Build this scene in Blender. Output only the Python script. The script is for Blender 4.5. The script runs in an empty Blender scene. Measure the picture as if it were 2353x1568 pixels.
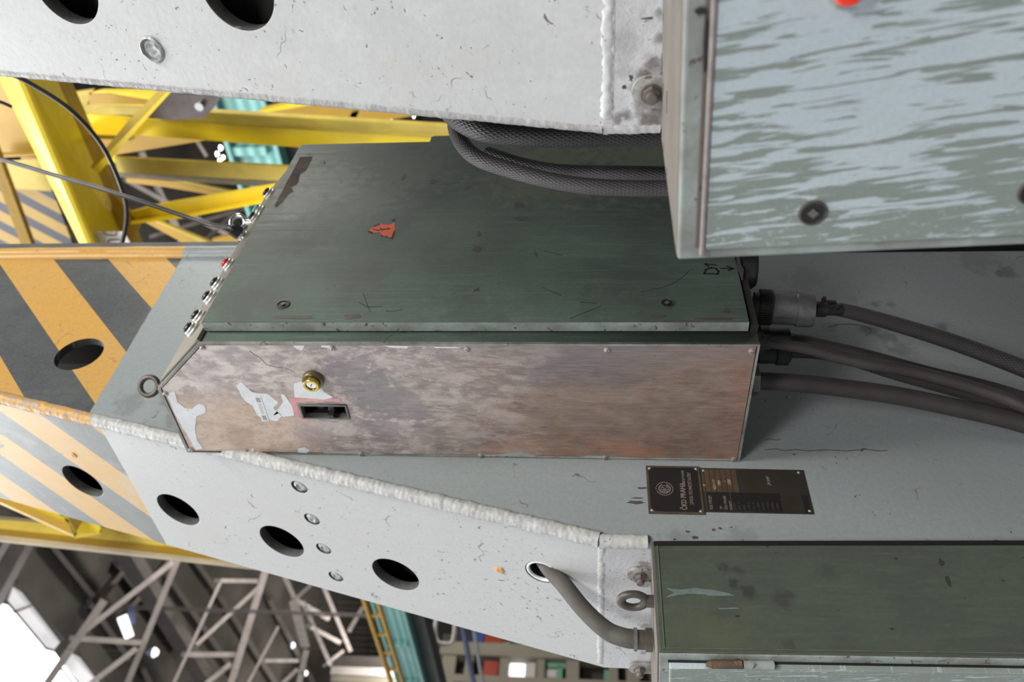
import bpy, bmesh, math, random
from mathutils import Vector, Matrix, noise
from mathutils.geometry import delaunay_2d_cdt
random.seed(7)
SC = bpy.context.scene
COL = SC.collection
PI = math.pi
# ------------------------------------------------------------------ camera, light, exposure
# world axes: X right along the crane legs, Y into the hall, Z up; the lens sits at the origin, 1.7 m above the floor
F = 1900.0
R_ = ((0.07486198, 0.06318043, -0.99519039), (-0.65578703, 0.75494464, -0.00140254), (0.75122504, 0.65273795, 0.09794956))
cam = bpy.data.cameras.new('camera')
cam.sensor_width = 36.0
cam.lens = 36.0 * F / 2353.0
cam.clip_start = 0.02
cam.clip_end = 300
cam.dof.use_dof = True
cam.dof.focus_distance = 1.15
cam.dof.aperture_fstop = 5.0
camo = bpy.data.objects.new('camera', cam)
COL.objects.link(camo)
camo.matrix_world = Matrix([[R_[0][i], -R_[1][i], -R_[2][i], 0] for i in range(3)] + [[0, 0, 0, 1]])
SC.camera = camo
SC.view_settings.view_transform = 'Standard'
SC.view_settings.look = 'None'
SC.view_settings.exposure = 0.0
SC.view_settings.gamma = 1.0
SC.view_settings.use_curve_mapping = False
FLOOR = -1.7


def build_world():
    w = bpy.data.worlds.new('hall_daylight')
    SC.world = w
    w.use_nodes = True
    nt = w.node_tree
    N, L = nt.nodes, nt.links
    N.clear()
    out = N.new('ShaderNodeOutputWorld')
    bg = N.new('ShaderNodeBackground')
    tc = N.new('ShaderNodeTexCoord')
    L.new(bg.outputs[0], out.inputs[0])

    def lobe(direction, lo, hi):
        d = N.new('ShaderNodeVectorMath')
        d.operation = 'DOT_PRODUCT'
        L.new(tc.outputs['Generated'], d.inputs[0])
        d.inputs[1].default_value = Vector(direction).normalized()
        m = N.new('ShaderNodeMapRange')
        m.interpolation_type = 'SMOOTHSTEP'
        m.inputs['From Min'].default_value = lo
        m.inputs['From Max'].default_value = hi
        L.new(d.outputs['Value'], m.inputs['Value'])
        return m.outputs[0]
    base = N.new('ShaderNodeMix'); base.data_type = 'RGBA'
    base.inputs[6].default_value = (0.10, 0.105, 0.10, 1)      # the dim floor side of the hall
    base.inputs[7].default_value = (0.30, 0.31, 0.33, 1)       # roof side
    L.new(lobe((0, 0, 1), -0.5, 0.9), base.inputs[0])
    # daylight of the long glazed side of the hall, to the left
    a1 = N.new('ShaderNodeMix'); a1.data_type = 'RGBA'; a1.blend_type = 'ADD'
    a1.inputs[7].default_value = (0.85, 0.86, 0.885, 1)
    L.new(lobe((-0.75, 0.6, 0.25), 0.5, 0.95), a1.inputs[0])
    L.new(base.outputs[2], a1.inputs[6])
    L.new(a1.outputs[2], bg.inputs[0])
    bg.inputs[1].default_value = 1.0


build_world()


def area(name, loc, target, size, energy, color=(1, 1, 1), sy=None):
    l = bpy.data.lights.new(name, 'AREA')
    l.energy = energy
    l.color = color
    l.size = size
    if sy:
        l.shape = 'RECTANGLE'; l.size_y = sy
    o = bpy.data.objects.new(name, l)
    COL.objects.link(o)
    o.location = loc
    o.rotation_euler = (Vector(target) - Vector(loc)).to_track_quat('-Z', 'Y').to_euler()
    return o


# the roof light of the hall behind and left of the camera, the soft key light that throws the cabinet's shadow
area('roof_light', (-3.6, -4.2, 4.6), (1.0, 0.9, 0.2), 1.6, 330, (1.0, 0.97, 0.93))
area('hall_roof_light', (2.0, 5.0, 10.3), (3.5, 4.0, 0), 7.0, 1500, (0.95, 0.97, 1.0))
area('left_fill_light', (-1.2, 3.6, 7.6), (3.7, 1.8, 2.2), 1.6, 150, (1.0, 0.98, 0.94))  # added fill without a fixture, brightens the yellow beam faces
area('far_right_fill_light', (4.7, -0.4, 2.3), (1.5, 0.9, 0.2), 1.0, 42, (1.0, 0.98, 0.88))  # added fill from the right, lifts the green door and front plate
area('right_fill_light', (0.6, -3.4, 6.0), (3.2, 1.6, 1.6), 1.8, 520, (1.0, 0.97, 0.90))  # added to brighten the yellow frame behind the legs


for _p in ((13, 15, 5.5), (14, 27, 5.5), (6.5, 30, 5.0)):        # added fill points away from the visible lamps, brighten the dark roof
    _l = bpy.data.lights.new('hall_fill_light', 'POINT'); _l.energy = 1300; _l.shadow_soft_size = 0.6; _l.color = (1.0, 0.95, 0.86)
    _o = bpy.data.objects.new('hall_fill_light', _l); COL.objects.link(_o); _o.location = _p


# ------------------------------------------------------------------ rays through the lens
def ray(u, v):
    a, b = (u - 1176.5) / F, (v - 784.0) / F
    return Vector([R_[0][i] * a + R_[1][i] * b + R_[2][i] for i in range(3)])


def onX(u, v, x):
    d = ray(u, v); return d * (x / d.x)


def onY(u, v, y):
    d = ray(u, v); return d * (y / d.y)


def onZ(u, v, z):
    d = ray(u, v); return d * (z / d.z)


def onP(u, v, p, n):
    d = ray(u, v); return d * (p.dot(n) / d.dot(n))


def atd(u, v, dist):
    return ray(u, v).normalized() * dist


def pxw(p, px):      # metres that px pixels span at the depth of p
    return px * abs(sum(R_[2][i] * p[i] for i in range(3))) / F


# ------------------------------------------------------------------ object helpers
def tag(o, label=None, cat=None, group=None, kind=None):
    if label: o['label'] = label
    if cat: o['category'] = cat
    if group: o['group'] = group
    if kind: o['kind'] = kind
    return o


def thing(name, label, cat, loc, group=None, kind=None):
    o = bpy.data.objects.new(name, None)
    o.empty_display_size = 0.05
    COL.objects.link(o)
    o.location = loc
    return tag(o, label, cat, group, kind)


def rootloc(o):
    v = Vector((0, 0, 0))
    while o is not None:
        v += o.location
        o = o.parent
    return v


def link(name, me, mat, parent=None, smooth=None):
    o = bpy.data.objects.new(name, me)
    COL.objects.link(o)
    if parent is not None:
        off = rootloc(parent)
        me.transform(Matrix.Translation(-off))
        o.parent = parent
    else:       # origin at the thing's own centre of its base
        vs = [v.co for v in me.vertices]
        c = Vector((sum(v.x for v in vs) / len(vs), sum(v.y for v in vs) / len(vs), min(v.z for v in vs)))
        me.transform(Matrix.Translation(-c))
        o.location = c
    if mat is not None:
        me.materials.append(mat)
    if smooth:
        for p in me.polygons: p.use_smooth = True
        if smooth is not True:
            try: me.set_sharp_from_angle(angle=math.radians(smooth))
            except Exception: pass
    return o


def from_bm(name, bm, mat, parent=None, smooth=None):
    me = bpy.data.meshes.new(name)
    bmesh.ops.recalc_face_normals(bm, faces=bm.faces)
    bm.to_mesh(me); bm.free()
    return link(name, me, mat, parent, smooth)


def frame(o, x, y):
    """matrix with origin o, x axis x, y axis near y"""
    x = Vector(x).normalized()
    z = x.cross(Vector(y)).normalized()
    y = z.cross(x)
    M = Matrix((x, y, z)).transposed().to_4x4()
    M.translation = o
    return M


def prism(bm, poly, M, h, bevel=0.0):
    """polygon in M's xy, extruded along +z by h"""
    vs = [bm.verts.new(M @ Vector((p[0], p[1], 0))) for p in poly]
    ws = [bm.verts.new(M @ Vector((p[0], p[1], h))) for p in poly]
    n = len(poly)
    fs = [bm.faces.new(vs), bm.faces.new(ws)]
    for i in range(n):
        fs.append(bm.faces.new((vs[i], vs[(i + 1) % n], ws[(i + 1) % n], ws[i])))
    if bevel:
        es = set()
        for f in fs:
            for e in f.edges: es.add(e)
        bmesh.ops.bevel(bm, geom=list(es), offset=bevel, segments=2, affect='EDGES', profile=0.6)


def box(bm, x0, x1, y0, y1, z0, z1, M=None, bevel=0.0):
    M = M or Matrix.Identity(4)
    T = M @ Matrix.Translation((0, 0, z0))
    prism(bm, [(x0, y0), (x1, y0), (x1, y1), (x0, y1)], T, z1 - z0, bevel)


def cyl(bm, M, r, h, seg=24, r2=None, z0=0.0, bevel=0.0):
    r2 = r if r2 is None else r2
    a = [bm.verts.new(M @ Vector((r * math.cos(2 * PI * i / seg), r * math.sin(2 * PI * i / seg), z0))) for i in range(seg)]
    b = [bm.verts.new(M @ Vector((r2 * math.cos(2 * PI * i / seg), r2 * math.sin(2 * PI * i / seg), z0 + h))) for i in range(seg)]
    bm.faces.new(a); top = bm.faces.new(b)
    for i in range(seg): bm.faces.new((a[i], a[(i + 1) % seg], b[(i + 1) % seg], b[i]))
    if bevel: bmesh.ops.bevel(bm, geom=list(top.edges), offset=bevel, segments=2, affect='EDGES')


def lathe(bm, M, prof, seg=32):
    """profile (r, z) turned about M's z"""
    rings = []
    for r, z in prof:
        if r < 1e-6:
            rings.append([bm.verts.new(M @ Vector((0, 0, z)))])
        else:
            rings.append([bm.verts.new(M @ Vector((r * math.cos(2 * PI * i / seg), r * math.sin(2 * PI * i / seg), z))) for i in range(seg)])
    for a, b in zip(rings, rings[1:]):
        for i in range(seg):
            j = (i + 1) % seg
            if len(a) == 1 and len(b) == 1: continue
            if len(a) == 1: bm.faces.new((a[0], b[i], b[j]))
            elif len(b) == 1: bm.faces.new((a[i], a[j], b[0]))
            else: bm.faces.new((a[i], a[j], b[j], b[i]))


def torus(bm, M, R, r, seg=32, sub=12, a0=0.0, a1=2 * PI):
    full = abs(a1 - a0 - 2 * PI) < 1e-6
    n = seg if full else seg + 1
    rings = []
    for i in range(n):
        t = a0 + (a1 - a0) * i / seg
        rings.append([bm.verts.new(M @ Vector(((R + r * math.cos(2 * PI * j / sub)) * math.cos(t), (R + r * math.cos(2 * PI * j / sub)) * math.sin(t), r * math.sin(2 * PI * j / sub)))) for j in range(sub)])
    for i in range(seg):
        a, b = rings[i], rings[(i + 1) % n]
        for j in range(sub): bm.faces.new((a[j], a[(j + 1) % sub], b[(j + 1) % sub], b[j]))


def smooth_path(pts, n=10):
    pts = [Vector(p) for p in pts]
    if len(pts) < 3: return pts
    out = []
    P = [pts[0] * 2 - pts[1]] + pts + [pts[-1] * 2 - pts[-2]]
    for i in range(1, len(P) - 2):
        for k in range(n):
            t = k / n
            a, b, c, d = P[i - 1], P[i], P[i + 1], P[i + 2]
            out.append(0.5 * ((2 * b) + (c - a) * t + (2 * a - 5 * b + 4 * c - d) * t * t + (3 * b - a - 3 * c + d) * t ** 3))
    out.append(pts[-1])
    return out


def tube(name, pts, rad, mat, parent=None, seg=20, n=10, caps=True, sm=True):
    """round hose along pts with uv (length in metres, turns)"""
    rads = rad if isinstance(rad, (list, tuple)) else [rad] * len(pts)
    path = smooth_path(pts, n) if sm else [Vector(p) for p in pts]
    m = len(path)
    rr = []
    for i in range(m):
        t = i / (m - 1) * (len(rads) - 1)
        k = min(int(t), len(rads) - 2) if len(rads) > 1 else 0
        rr.append(rads[k] + (rads[min(k + 1, len(rads) - 1)] - rads[k]) * (t - k))
    bm = bmesh.new()
    uvl = bm.loops.layers.uv.new('uv')
    up = None
    rings, ln = [], [0.0]
    for i, p in enumerate(path):
        d = (path[min(i + 1, m - 1)] - path[max(i - 1, 0)]).normalized()
        if up is None:
            up = d.orthogonal().normalized()
        up = (up - d * up.dot(d)).normalized()
        s = d.cross(up)
        rings.append([bm.verts.new(p + (up * math.cos(2 * PI * j / seg) + s * math.sin(2 * PI * j / seg)) * rr[i]) for j in range(seg)])
        if i: ln.append(ln[-1] + (p - path[i - 1]).length)
    for i in range(m - 1):
        for j in range(seg):
            f = bm.faces.new((rings[i][j], rings[i][(j + 1) % seg], rings[i + 1][(j + 1) % seg], rings[i + 1][j]))
            for l, (a, b) in zip(f.loops, ((i, j), (i, j + 1), (i + 1, j + 1), (i + 1, j))):
                l[uvl].uv = (ln[a], b / seg)
    if caps:
        bm.faces.new(rings[0]); bm.faces.new(rings[-1])
    return from_bm(name, bm, mat, parent, smooth=60)


def plate(name, outer, holes, M, h, mat, parent=None, bevel=0.0, segs=48, rim=None):
    """flat plate: outer polygon, holes as (cx, cy, r) or polygons, thickness h along M's +z"""
    cu = bpy.data.curves.new(name, 'CURVE')
    cu.dimensions = '2D'
    cu.fill_mode = 'BOTH'
    loops = [outer]
    for hh in holes:
        if len(hh) == 3 and not isinstance(hh[0], (tuple, list)):
            loops.append([(hh[0] + hh[2] * math.cos(2 * PI * i / segs), hh[1] + hh[2] * math.sin(2 * PI * i / segs)) for i in range(segs)])
        else:
            loops.append(hh)
    for lp in loops:
        sp = cu.splines.new('POLY')
        sp.points.add(len(lp) - 1)
        for i, p in enumerate(lp): sp.points[i].co = (p[0], p[1], 0, 1)
        sp.use_cyclic_u = True
    cu.extrude = h / 2 - bevel
    cu.bevel_depth = bevel
    cu.bevel_resolution = 1
    cu.offset = -bevel
    o = bpy.data.objects.new(name, cu)
    COL.objects.link(o)
    dg = bpy.context.evaluated_depsgraph_get()
    me = bpy.data.meshes.new_from_object(o.evaluated_get(dg))
    bpy.data.objects.remove(o)
    me.materials.clear()
    if rim is not None:       # bare dark steel on the cut edges of the round holes
        me.materials.append(mat); me.materials.append(rim)
        for p in me.polygons:
            c = p.center
            if abs(p.normal.z) < 0.5 and any(len(q) == 3 and not isinstance(q[0], (tuple, list)) and math.hypot(c.x - q[0], c.y - q[1]) < q[2] * 1.06 for q in holes):
                p.material_index = 1
        mat = None
    me.transform(M @ Matrix.Translation((0, 0, h / 2)))
    return link(name, me, mat, parent)


def text_mesh(s, M, size, mat, name, parent, depth=0.0003, align='LEFT', xs=1.0, shear=0.0, bold=0.0):
    cu = bpy.data.curves.new(name, 'FONT')
    cu.body = s
    cu.size = size
    cu.align_x = align
    cu.extrude = depth
    cu.shear = shear
    cu.offset = bold
    o = bpy.data.objects.new(name, cu)
    COL.objects.link(o)
    dg = bpy.context.evaluated_depsgraph_get()
    me = bpy.data.meshes.new_from_object(o.evaluated_get(dg))
    bpy.data.objects.remove(o)
    me.transform(M @ Matrix.Diagonal((xs, 1, 1, 1)))
    me.materials.clear()
    return link(name, me, mat, parent)


def strokes(name, lines, M, w, h, mat, parent):
    """pen or scratch strokes in M's xy as thin raised ribbons"""
    bm = bmesh.new()
    for ln in lines:
        for a, b in zip(ln, ln[1:]):
            a, b = Vector(a), Vector(b)
            d = (b - a)
            if d.length < 1e-7: continue
            n = Vector((-d.y, d.x)).normalized() * w / 2
            e = d.normalized() * w * 0.35
            prism(bm, [a - e - n, b + e - n, b + e + n, a - e + n], M, h)
    return from_bm(name, bm, mat, parent)


# ------------------------------------------------------------------ materials
MATS = {}


class NB:
    def __init__(s, name):
        s.m = bpy.data.materials.new(name); s.m.use_nodes = True
        s.nt = s.m.node_tree; s.N = s.nt.nodes; s.L = s.nt.links
        s.b = s.N['Principled BSDF']
        s.tc = s.N.new('ShaderNodeTexCoord')
        s.geo = s.N.new('ShaderNodeNewGeometry')
        s.co = s.geo.outputs['Position']      # metres, fixed in the place

    def val(s, sock, v):
        if hasattr(v, 'is_output') or isinstance(v, bpy.types.NodeSocket): s.L.new(v, sock)
        else: sock.default_value = v

    def mapping(s, scale=(1, 1, 1), rot=(0, 0, 0), src=None, loc=(0, 0, 0)):
        n = s.N.new('ShaderNodeMapping')
        s.L.new(src or s.co, n.inputs[0])
        n.inputs['Scale'].default_value = scale
        n.inputs['Rotation'].default_value = rot
        n.inputs['Location'].default_value = loc
        return n.outputs[0]

    def noise(s, scale, detail=5, rough=0.6, vec=None, dist=0.0):
        n = s.N.new('ShaderNodeTexNoise')
        n.inputs['Scale'].default_value = scale
        n.inputs['Detail'].default_value = detail
        n.inputs['Roughness'].default_value = rough
        n.inputs['Distortion'].default_value = dist
        s.L.new(vec or s.co, n.inputs['Vector'])
        return n.outputs['Fac']

    def voro(s, scale, vec=None, feature='F1'):
        n = s.N.new('ShaderNodeTexVoronoi')
        n.feature = feature
        n.inputs['Scale'].default_value = scale
        s.L.new(vec or s.co, n.inputs['Vector'])
        return n.outputs['Distance']

    def ramp(s, fac, lo, hi, a=0.0, b=1.0):
        n = s.N.new('ShaderNodeMapRange')
        n.inputs['From Min'].default_value = lo
        n.inputs['From Max'].default_value = hi
        n.inputs['To Min'].default_value = a
        n.inputs['To Max'].default_value = b
        s.L.new(fac, n.inputs['Value'])
        return n.outputs[0]

    def math(s, op, a, b=0.0, c=0.0):
        n = s.N.new('ShaderNodeMath'); n.operation = op
        s.val(n.inputs[0], a); s.val(n.inputs[1], b); s.val(n.inputs[2], c)
        return n.outputs[0]

    def mix(s, fac, a, b, mode='MIX'):
        n = s.N.new('ShaderNodeMix'); n.data_type = 'RGBA'; n.blend_type = mode
        s.val(n.inputs[0], fac)
        for k, v in ((6, a), (7, b)):
            if isinstance(v, tuple): v = (v[0], v[1], v[2], 1)
            s.val(n.inputs[k], v)
        return n.outputs[2]

    def skew(s, ky, fy, fz, fx=1.0, off=0.0):
        '''stretched pattern: (y - ky z) fy, z fz'''
        X = s.xyz()
        c = s.N.new('ShaderNodeCombineXYZ')
        s.L.new(s.math('ADD', s.math('MULTIPLY', X[0], fx), off), c.inputs[0])
        s.L.new(s.math('MULTIPLY', s.math('SUBTRACT', X[1], s.math('MULTIPLY', X[2], ky)), fy), c.inputs[1])
        s.L.new(s.math('MULTIPLY', X[2], fz), c.inputs[2])
        return c.outputs[0]

    def xyz(s):
        n = s.N.new('ShaderNodeSeparateXYZ'); s.L.new(s.co, n.inputs[0]); return n.outputs

    def bump(s, h, strength=0.3, dist=0.001):
        n = s.N.new('ShaderNodeBump')
        n.inputs['Strength'].default_value = strength
        n.inputs['Distance'].default_value = dist
        s.L.new(h, n.inputs['Height'])
        s.L.new(n.outputs[0], s.b.inputs['Normal'])

    def done(s, col, rough=0.5, metal=0.0, spec=0.5):
        if isinstance(col, tuple): col = (col[0], col[1], col[2], 1)
        s.val(s.b.inputs['Base Color'], col)
        s.val(s.b.inputs['Roughness'], rough)
        s.val(s.b.inputs['Metallic'], metal)
        s.b.inputs['Specular IOR Level'].default_value = spec
        MATS[s.m.name] = s.m
        return s.m


def paint(name, base, vary=None, chips=(0.09, 0.075, 0.07), chip_amt=0.30, chip_scale=60, rough=0.38, streak=None, sax=(14, 14, 1.2),
          grain=0.25, bumpy=0.12, metal=0.0, spec=0.5, big=3.0, stripes=None, fine=140, stain=None, crack=None, spots=()):
    b = NB(name)
    vary = vary or tuple(c * 0.72 for c in base)
    base_c = base
    if stripes: base_c = stripes(b)
    n1 = b.noise(big, 6, 0.62, dist=0.3)
    col = b.mix(b.ramp(n1, 0.38, 0.68), base_c, vary) if not stripes else b.mix(b.ramp(n1, 0.35, 0.75, 0, 0.35), base_c, vary)
    sv = b.mapping(sax)
    n2 = b.noise(3.2, 7, 0.65, vec=sv)
    if streak: col = b.mix(b.ramp(n2, 0.5, 0.78, 0, 0.75), col, streak)
    n3 = b.noise(fine, 3, 0.6)
    col = b.mix(b.ramp(n3, 0.3, 0.8, 0, grain), col, tuple(c * 0.55 for c in base))
    n4 = b.noise(chip_scale, 4, 0.7, dist=0.8)
    n5 = b.noise(2.2, 3, 0.6)
    chip = b.ramp(b.math('ADD', n4, b.ramp(n5, 0.35, 0.7, -0.06, 0.05)), 0.725 - chip_amt * 0.1, 0.74 - chip_amt * 0.1)
    col = b.mix(chip, col, chips)
    if stain:
        col = b.mix(b.ramp(b.noise(6.5, 4, 0.6, vec=b.mapping((1, 1, 1), loc=(4, 2, 7))), 0.56, 0.72, 0, 0.55), col, stain)
    if crack:
        wv = b.N.new('ShaderNodeVectorMath'); wv.operation = 'ADD'
        nz = b.N.new('ShaderNodeTexNoise'); nz.inputs['Scale'].default_value = 35; b.L.new(b.co, nz.inputs['Vector'])
        mv = b.N.new('ShaderNodeVectorMath'); mv.operation = 'SCALE'; mv.inputs['Scale'].default_value = 0.035
        b.L.new(nz.outputs['Color'], mv.inputs[0]); b.L.new(mv.outputs[0], wv.inputs[0]); b.L.new(b.co, wv.inputs[1])
        ed = b.voro(crack, vec=wv.outputs[0], feature='DISTANCE_TO_EDGE')
        cm = b.math('MULTIPLY', b.ramp(ed, 0.0065, 0.002), b.ramp(b.noise(17, 3, 0.6, vec=b.mapping((1, 1, 1), loc=(9, 1, 3))), 0.56, 0.63))
        col = b.mix(b.math('MULTIPLY', cm, 0.75), col, chips)
        # fine dark ticks scattered over the coat
        tk = b.ramp(b.noise(1.0, 2, 0.5, vec=b.mapping((150, 150, 420)), dist=1.0), 0.735, 0.76)
        tk = b.math('MULTIPLY', tk, b.ramp(b.noise(5, 3, 0.6, vec=b.mapping((1, 1, 1), loc=(1, 8, 3))), 0.45, 0.6))
        col = b.mix(b.math('MULTIPLY', tk, 0.85), col, chips)
    for (cx, cy_, cz_, ra, am, cc) in spots:
        d = b.N.new('ShaderNodeVectorMath'); d.operation = 'DISTANCE'
        b.L.new(b.co, d.inputs[0]); d.inputs[1].default_value = (cx, cy_, cz_)
        dd = b.math('ADD', d.outputs['Value'], b.ramp(b.noise(45, 4, 0.6), 0.3, 0.7, -ra * 0.5, ra * 0.5))
        col = b.mix(b.ramp(dd, ra, ra * 0.45, 0, am), col, cc)
    b.bump(b.math('SUBTRACT', b.math('ADD', b.math('MULTIPLY', n1, 0.8), b.math('MULTIPLY', n3, 0.35)), b.math('MULTIPLY', chip, 0.6)), bumpy, 0.004)
    r = b.math('ADD', b.ramp(n2, 0.2, 0.8, rough - 0.06, rough + 0.12), b.math('MULTIPLY', chip, 0.2))
    return b.done(col, r, metal, spec)


M_white = paint('grey_white_paint', (0.435, 0.445, 0.45), (0.375, 0.38, 0.385), chip_amt=0.92, chip_scale=85, rough=0.42, streak=(0.48, 0.485, 0.49), sax=(9, 9, 4), bumpy=0.16, stain=(0.42, 0.395, 0.33), crack=6.5)
M_greyfront = paint('blue_grey_paint', (0.31, 0.35, 0.355), (0.26, 0.29, 0.285), chip_amt=0.2, rough=0.42, streak=(0.28, 0.34, 0.345), sax=(10, 10, 2), bumpy=0.1)
M_weld = paint('painted_weld', (0.52, 0.53, 0.525), (0.42, 0.425, 0.42), chips=(0.16, 0.145, 0.14), chip_amt=0.6, chip_scale=110, rough=0.45, bumpy=0.3, big=25, fine=260)
M_weldedge = paint('grey_painted_edge_weld', (0.34, 0.345, 0.34), (0.25, 0.25, 0.24), chip_amt=0.8, chip_scale=110, rough=0.5, bumpy=0.5, big=30, fine=260)
M_green = paint('dark_green_paint', (0.085, 0.125, 0.100), (0.055, 0.076, 0.063), chips=(0.04, 0.036, 0.034), chip_amt=0.35, chip_scale=24, rough=0.47, streak=(0.145, 0.178, 0.152), sax=(60, 60, 2.6), grain=0.45, bumpy=0.08, big=7,
                spots=[(q.x, 0.82, q.z, r, a, cc) for q, r, a, cc in [(onY(u, v, 0.82), r, a, cc) for u, v, r, a, cc in ((760, 420, .09, .7, (0.20, 0.225, 0.20)), (700, 470, .06, .6, (0.19, 0.205, 0.19)), (850, 455, .08, .45, (0.17, 0.19, 0.17)), (1250, 390, .16, .6, (0.16, 0.19, 0.125)), (1500, 380, .16, .6, (0.16, 0.19, 0.125)), (950, 390, .10, .4, (0.15, 0.18, 0.14)), (660, 560, .05, .5, (0.045, 0.055, 0.055)), (720, 545, .05, .5, (0.045, 0.055, 0.055)), (560, 690, .06, .5, (0.05, 0.055, 0.05)), (920, 510, .03, .5, (0.06, 0.07, 0.075)), (850, 630, .04, .4, (0.07, 0.07, 0.06)), (1100, 720, .06, .35, (0.05, 0.06, 0.055)), (1400, 700, .06, .4, (0.05, 0.055, 0.05)))]])
M_green_cab = paint('olive_green_paint', (0.075, 0.092, 0.074), (0.058, 0.070, 0.058), chips=(0.028, 0.026, 0.022), chip_amt=0.3, chip_scale=30, rough=0.38, streak=(0.085, 0.11, 0.085), sax=(50, 50, 2.2), grain=0.35, bumpy=0.06, big=4,
                    spots=[(q.x, 1.095, q.z, r, a, cc) for q, r, a, cc in [(onY(u, v, 1.095), r, a, cc) for u, v, r, a, cc in ((1665, 1300, .016, .8, (0.035, 0.04, 0.033)), (1695, 1304, .012, .7, (0.035, 0.04, 0.033)), (1688, 1336, .013, .8, (0.035, 0.04, 0.033)), (1724, 1362, .014, .8, (0.035, 0.04, 0.033)), (1706, 1352, .01, .6, (0.035, 0.04, 0.033)), (1802, 1375, .018, .65, (0.04, 0.045, 0.037)), (1900, 1312, .016, .4, (0.04, 0.045, 0.037)), (1812, 1480, .014, .5, (0.04, 0.045, 0.037)), (1590, 1450, .09, .28, (0.10, 0.115, 0.065)), (1690, 1490, .07, .25, (0.10, 0.11, 0.065)))]])
M_palegreen = paint('worn_pale_lit_green_paint', (0.31, 0.355, 0.335), (0.17, 0.17, 0.155), chips=(0.09, 0.07, 0.065), chip_amt=1.0, chip_scale=70, rough=0.4, bumpy=0.3, big=18)
M_dust = paint('dusty_cabinet_top', (0.13, 0.116, 0.097), (0.095, 0.083, 0.07), chips=(0.02, 0.018, 0.016), chip_amt=0.85, chip_scale=75, rough=0.8, bumpy=0.4, big=12)
M_dustcham = paint('dusty_olive_panel', (0.21, 0.195, 0.165), (0.17, 0.155, 0.125), chip_amt=0.2, rough=0.7, big=10, bumpy=0.2)
M_chip = paint('bare_steel_patch', (0.085, 0.07, 0.065), (0.055, 0.045, 0.042), chip_amt=0.5, rough=0.5, big=40)
M_rust = paint('rusty_patch', (0.115, 0.07, 0.045), (0.06, 0.05, 0.042), chips=(0.30, 0.11, 0.03), chip_amt=1.1, chip_scale=80, rough=0.7, big=30)
M_peel = paint('white_paint_remains', (0.72, 0.75, 0.78), (0.62, 0.65, 0.67), chip_amt=0.3, chip_scale=120, rough=0.42, bumpy=0.2, big=30)
M_peelgreen = paint('green_paint_remains', (0.36, 0.42, 0.39), (0.30, 0.35, 0.32), chip_amt=0.3, chip_scale=120, rough=0.45, big=30)
M_redpaint = paint('faded_red_paint', (0.62, 0.26, 0.28), (0.66, 0.38, 0.38), chip_amt=0.4, chip_scale=150, rough=0.5, big=40)


YF_ = 1.1086
SPF = [(onY(u, v, YF_), r, a) for u, v, r, a in ((2000, 760, .022, .75), (1905, 752, .02, .3), (2075, 805, .030, .55), (2040, 775, .02, .5), (2165, 752, .014, .7), (2010, 700, .014, .6), (2050, 702, .014, .5), (2310, 628, .028, .75), (1560, 1245, .03, .35), (1705, 1240, .03, .25), (430, 950, .05, .45), (300, 925, .04, .35), (640, 1060, .04, .4), (1960, 690, .015, .3), (2250, 600, .06, .35), (1850, 640, .05, .25))]


def stripes_front(b):
    X = b.xyz()
    w = b.math('SUBTRACT', X[0], X[2])
    f = b.math('FRACT', b.math('ADD', b.math('DIVIDE', b.math('ADD', w, 0.037), 0.2915), 10.0))
    blk = b.math('LESS_THAN', f, 0.487)
    lip = b.math('GREATER_THAN', X[0], 1.580)
    blk = b.math('MULTIPLY', blk, b.math('SUBTRACT', 1.0, lip))
    col = b.mix(blk, (0.60, 0.31, 0.028), (0.036, 0.038, 0.042))
    wob = b.math('MULTIPLY', b.math('SUBTRACT', b.noise(30, 2), 0.5), 0.004)
    z = b.math('ADD', X[2], b.math('MULTIPLY', b.math('SUBTRACT', X[0], 1.05), -0.028))
    return b.mix(b.math('GREATER_THAN', b.math('ADD', z, wob), 0.9795), (0.262, 0.295, 0.307), col)


def stripes_side(b):
    X = b.xyz()
    w = b.math('ADD', X[1], X[2])
    f = b.math('FRACT', b.math('ADD', b.math('DIVIDE', b.math('SUBTRACT', w, 2.107), 0.262), 10.0))
    col = b.mix(b.math('LESS_THAN', f, 0.487), (0.52, 0.30, 0.06), (0.125, 0.143, 0.138))  # same paint as the front stripes, with glare put into both colours
    wob = b.math('MULTIPLY', b.math('SUBTRACT', b.noise(30, 2), 0.5), 0.004)
    return b.mix(b.math('GREATER_THAN', b.math('ADD', X[2], wob), 0.955), (0.435, 0.445, 0.45), col)


M_front = paint('front_plate_hazard_paint', (0.262, 0.295, 0.307), (0.25, 0.27, 0.255), chip_amt=0.35, chip_scale=75, rough=0.42, streak=None, sax=(26, 26, 1.6), grain=0.35, bumpy=0.1, stripes=stripes_front, crack=5.0,
                spots=[(q.x, YF_, q.z, r, a, (0.10, 0.11, 0.10)) for q, r, a in SPF])
M_side = paint('side_plate_hazard_glare_paint', (0.435, 0.445, 0.45), (0.39, 0.395, 0.395), chip_amt=0.74, chip_scale=85, rough=0.42, bumpy=0.14, stripes=stripes_side, stain=(0.41, 0.40, 0.37), crack=5.5)


def weld_up():
    b = NB('weld_two_paint')
    X = b.xyz()
    n = b.noise(60, 5, 0.7)
    up = b.mix(b.ramp(n, 0.42, 0.62), (0.55, 0.29, 0.04), (0.28, 0.25, 0.22))
    lo = b.mix(b.ramp(n, 0.40, 0.66), (0.44, 0.45, 0.45), (0.33, 0.33, 0.32))
    col = b.mix(b.math('GREATER_THAN', X[2], 0.965), lo, up)
    ch = b.ramp(b.noise(150, 3, 0.7), 0.68, 0.71)
    col = b.mix(ch, col, (0.10, 0.085, 0.08))
    b.bump(n, 0.6, 0.003)
    return b.done(col, 0.5)


M_weld2 = weld_up()


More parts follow.
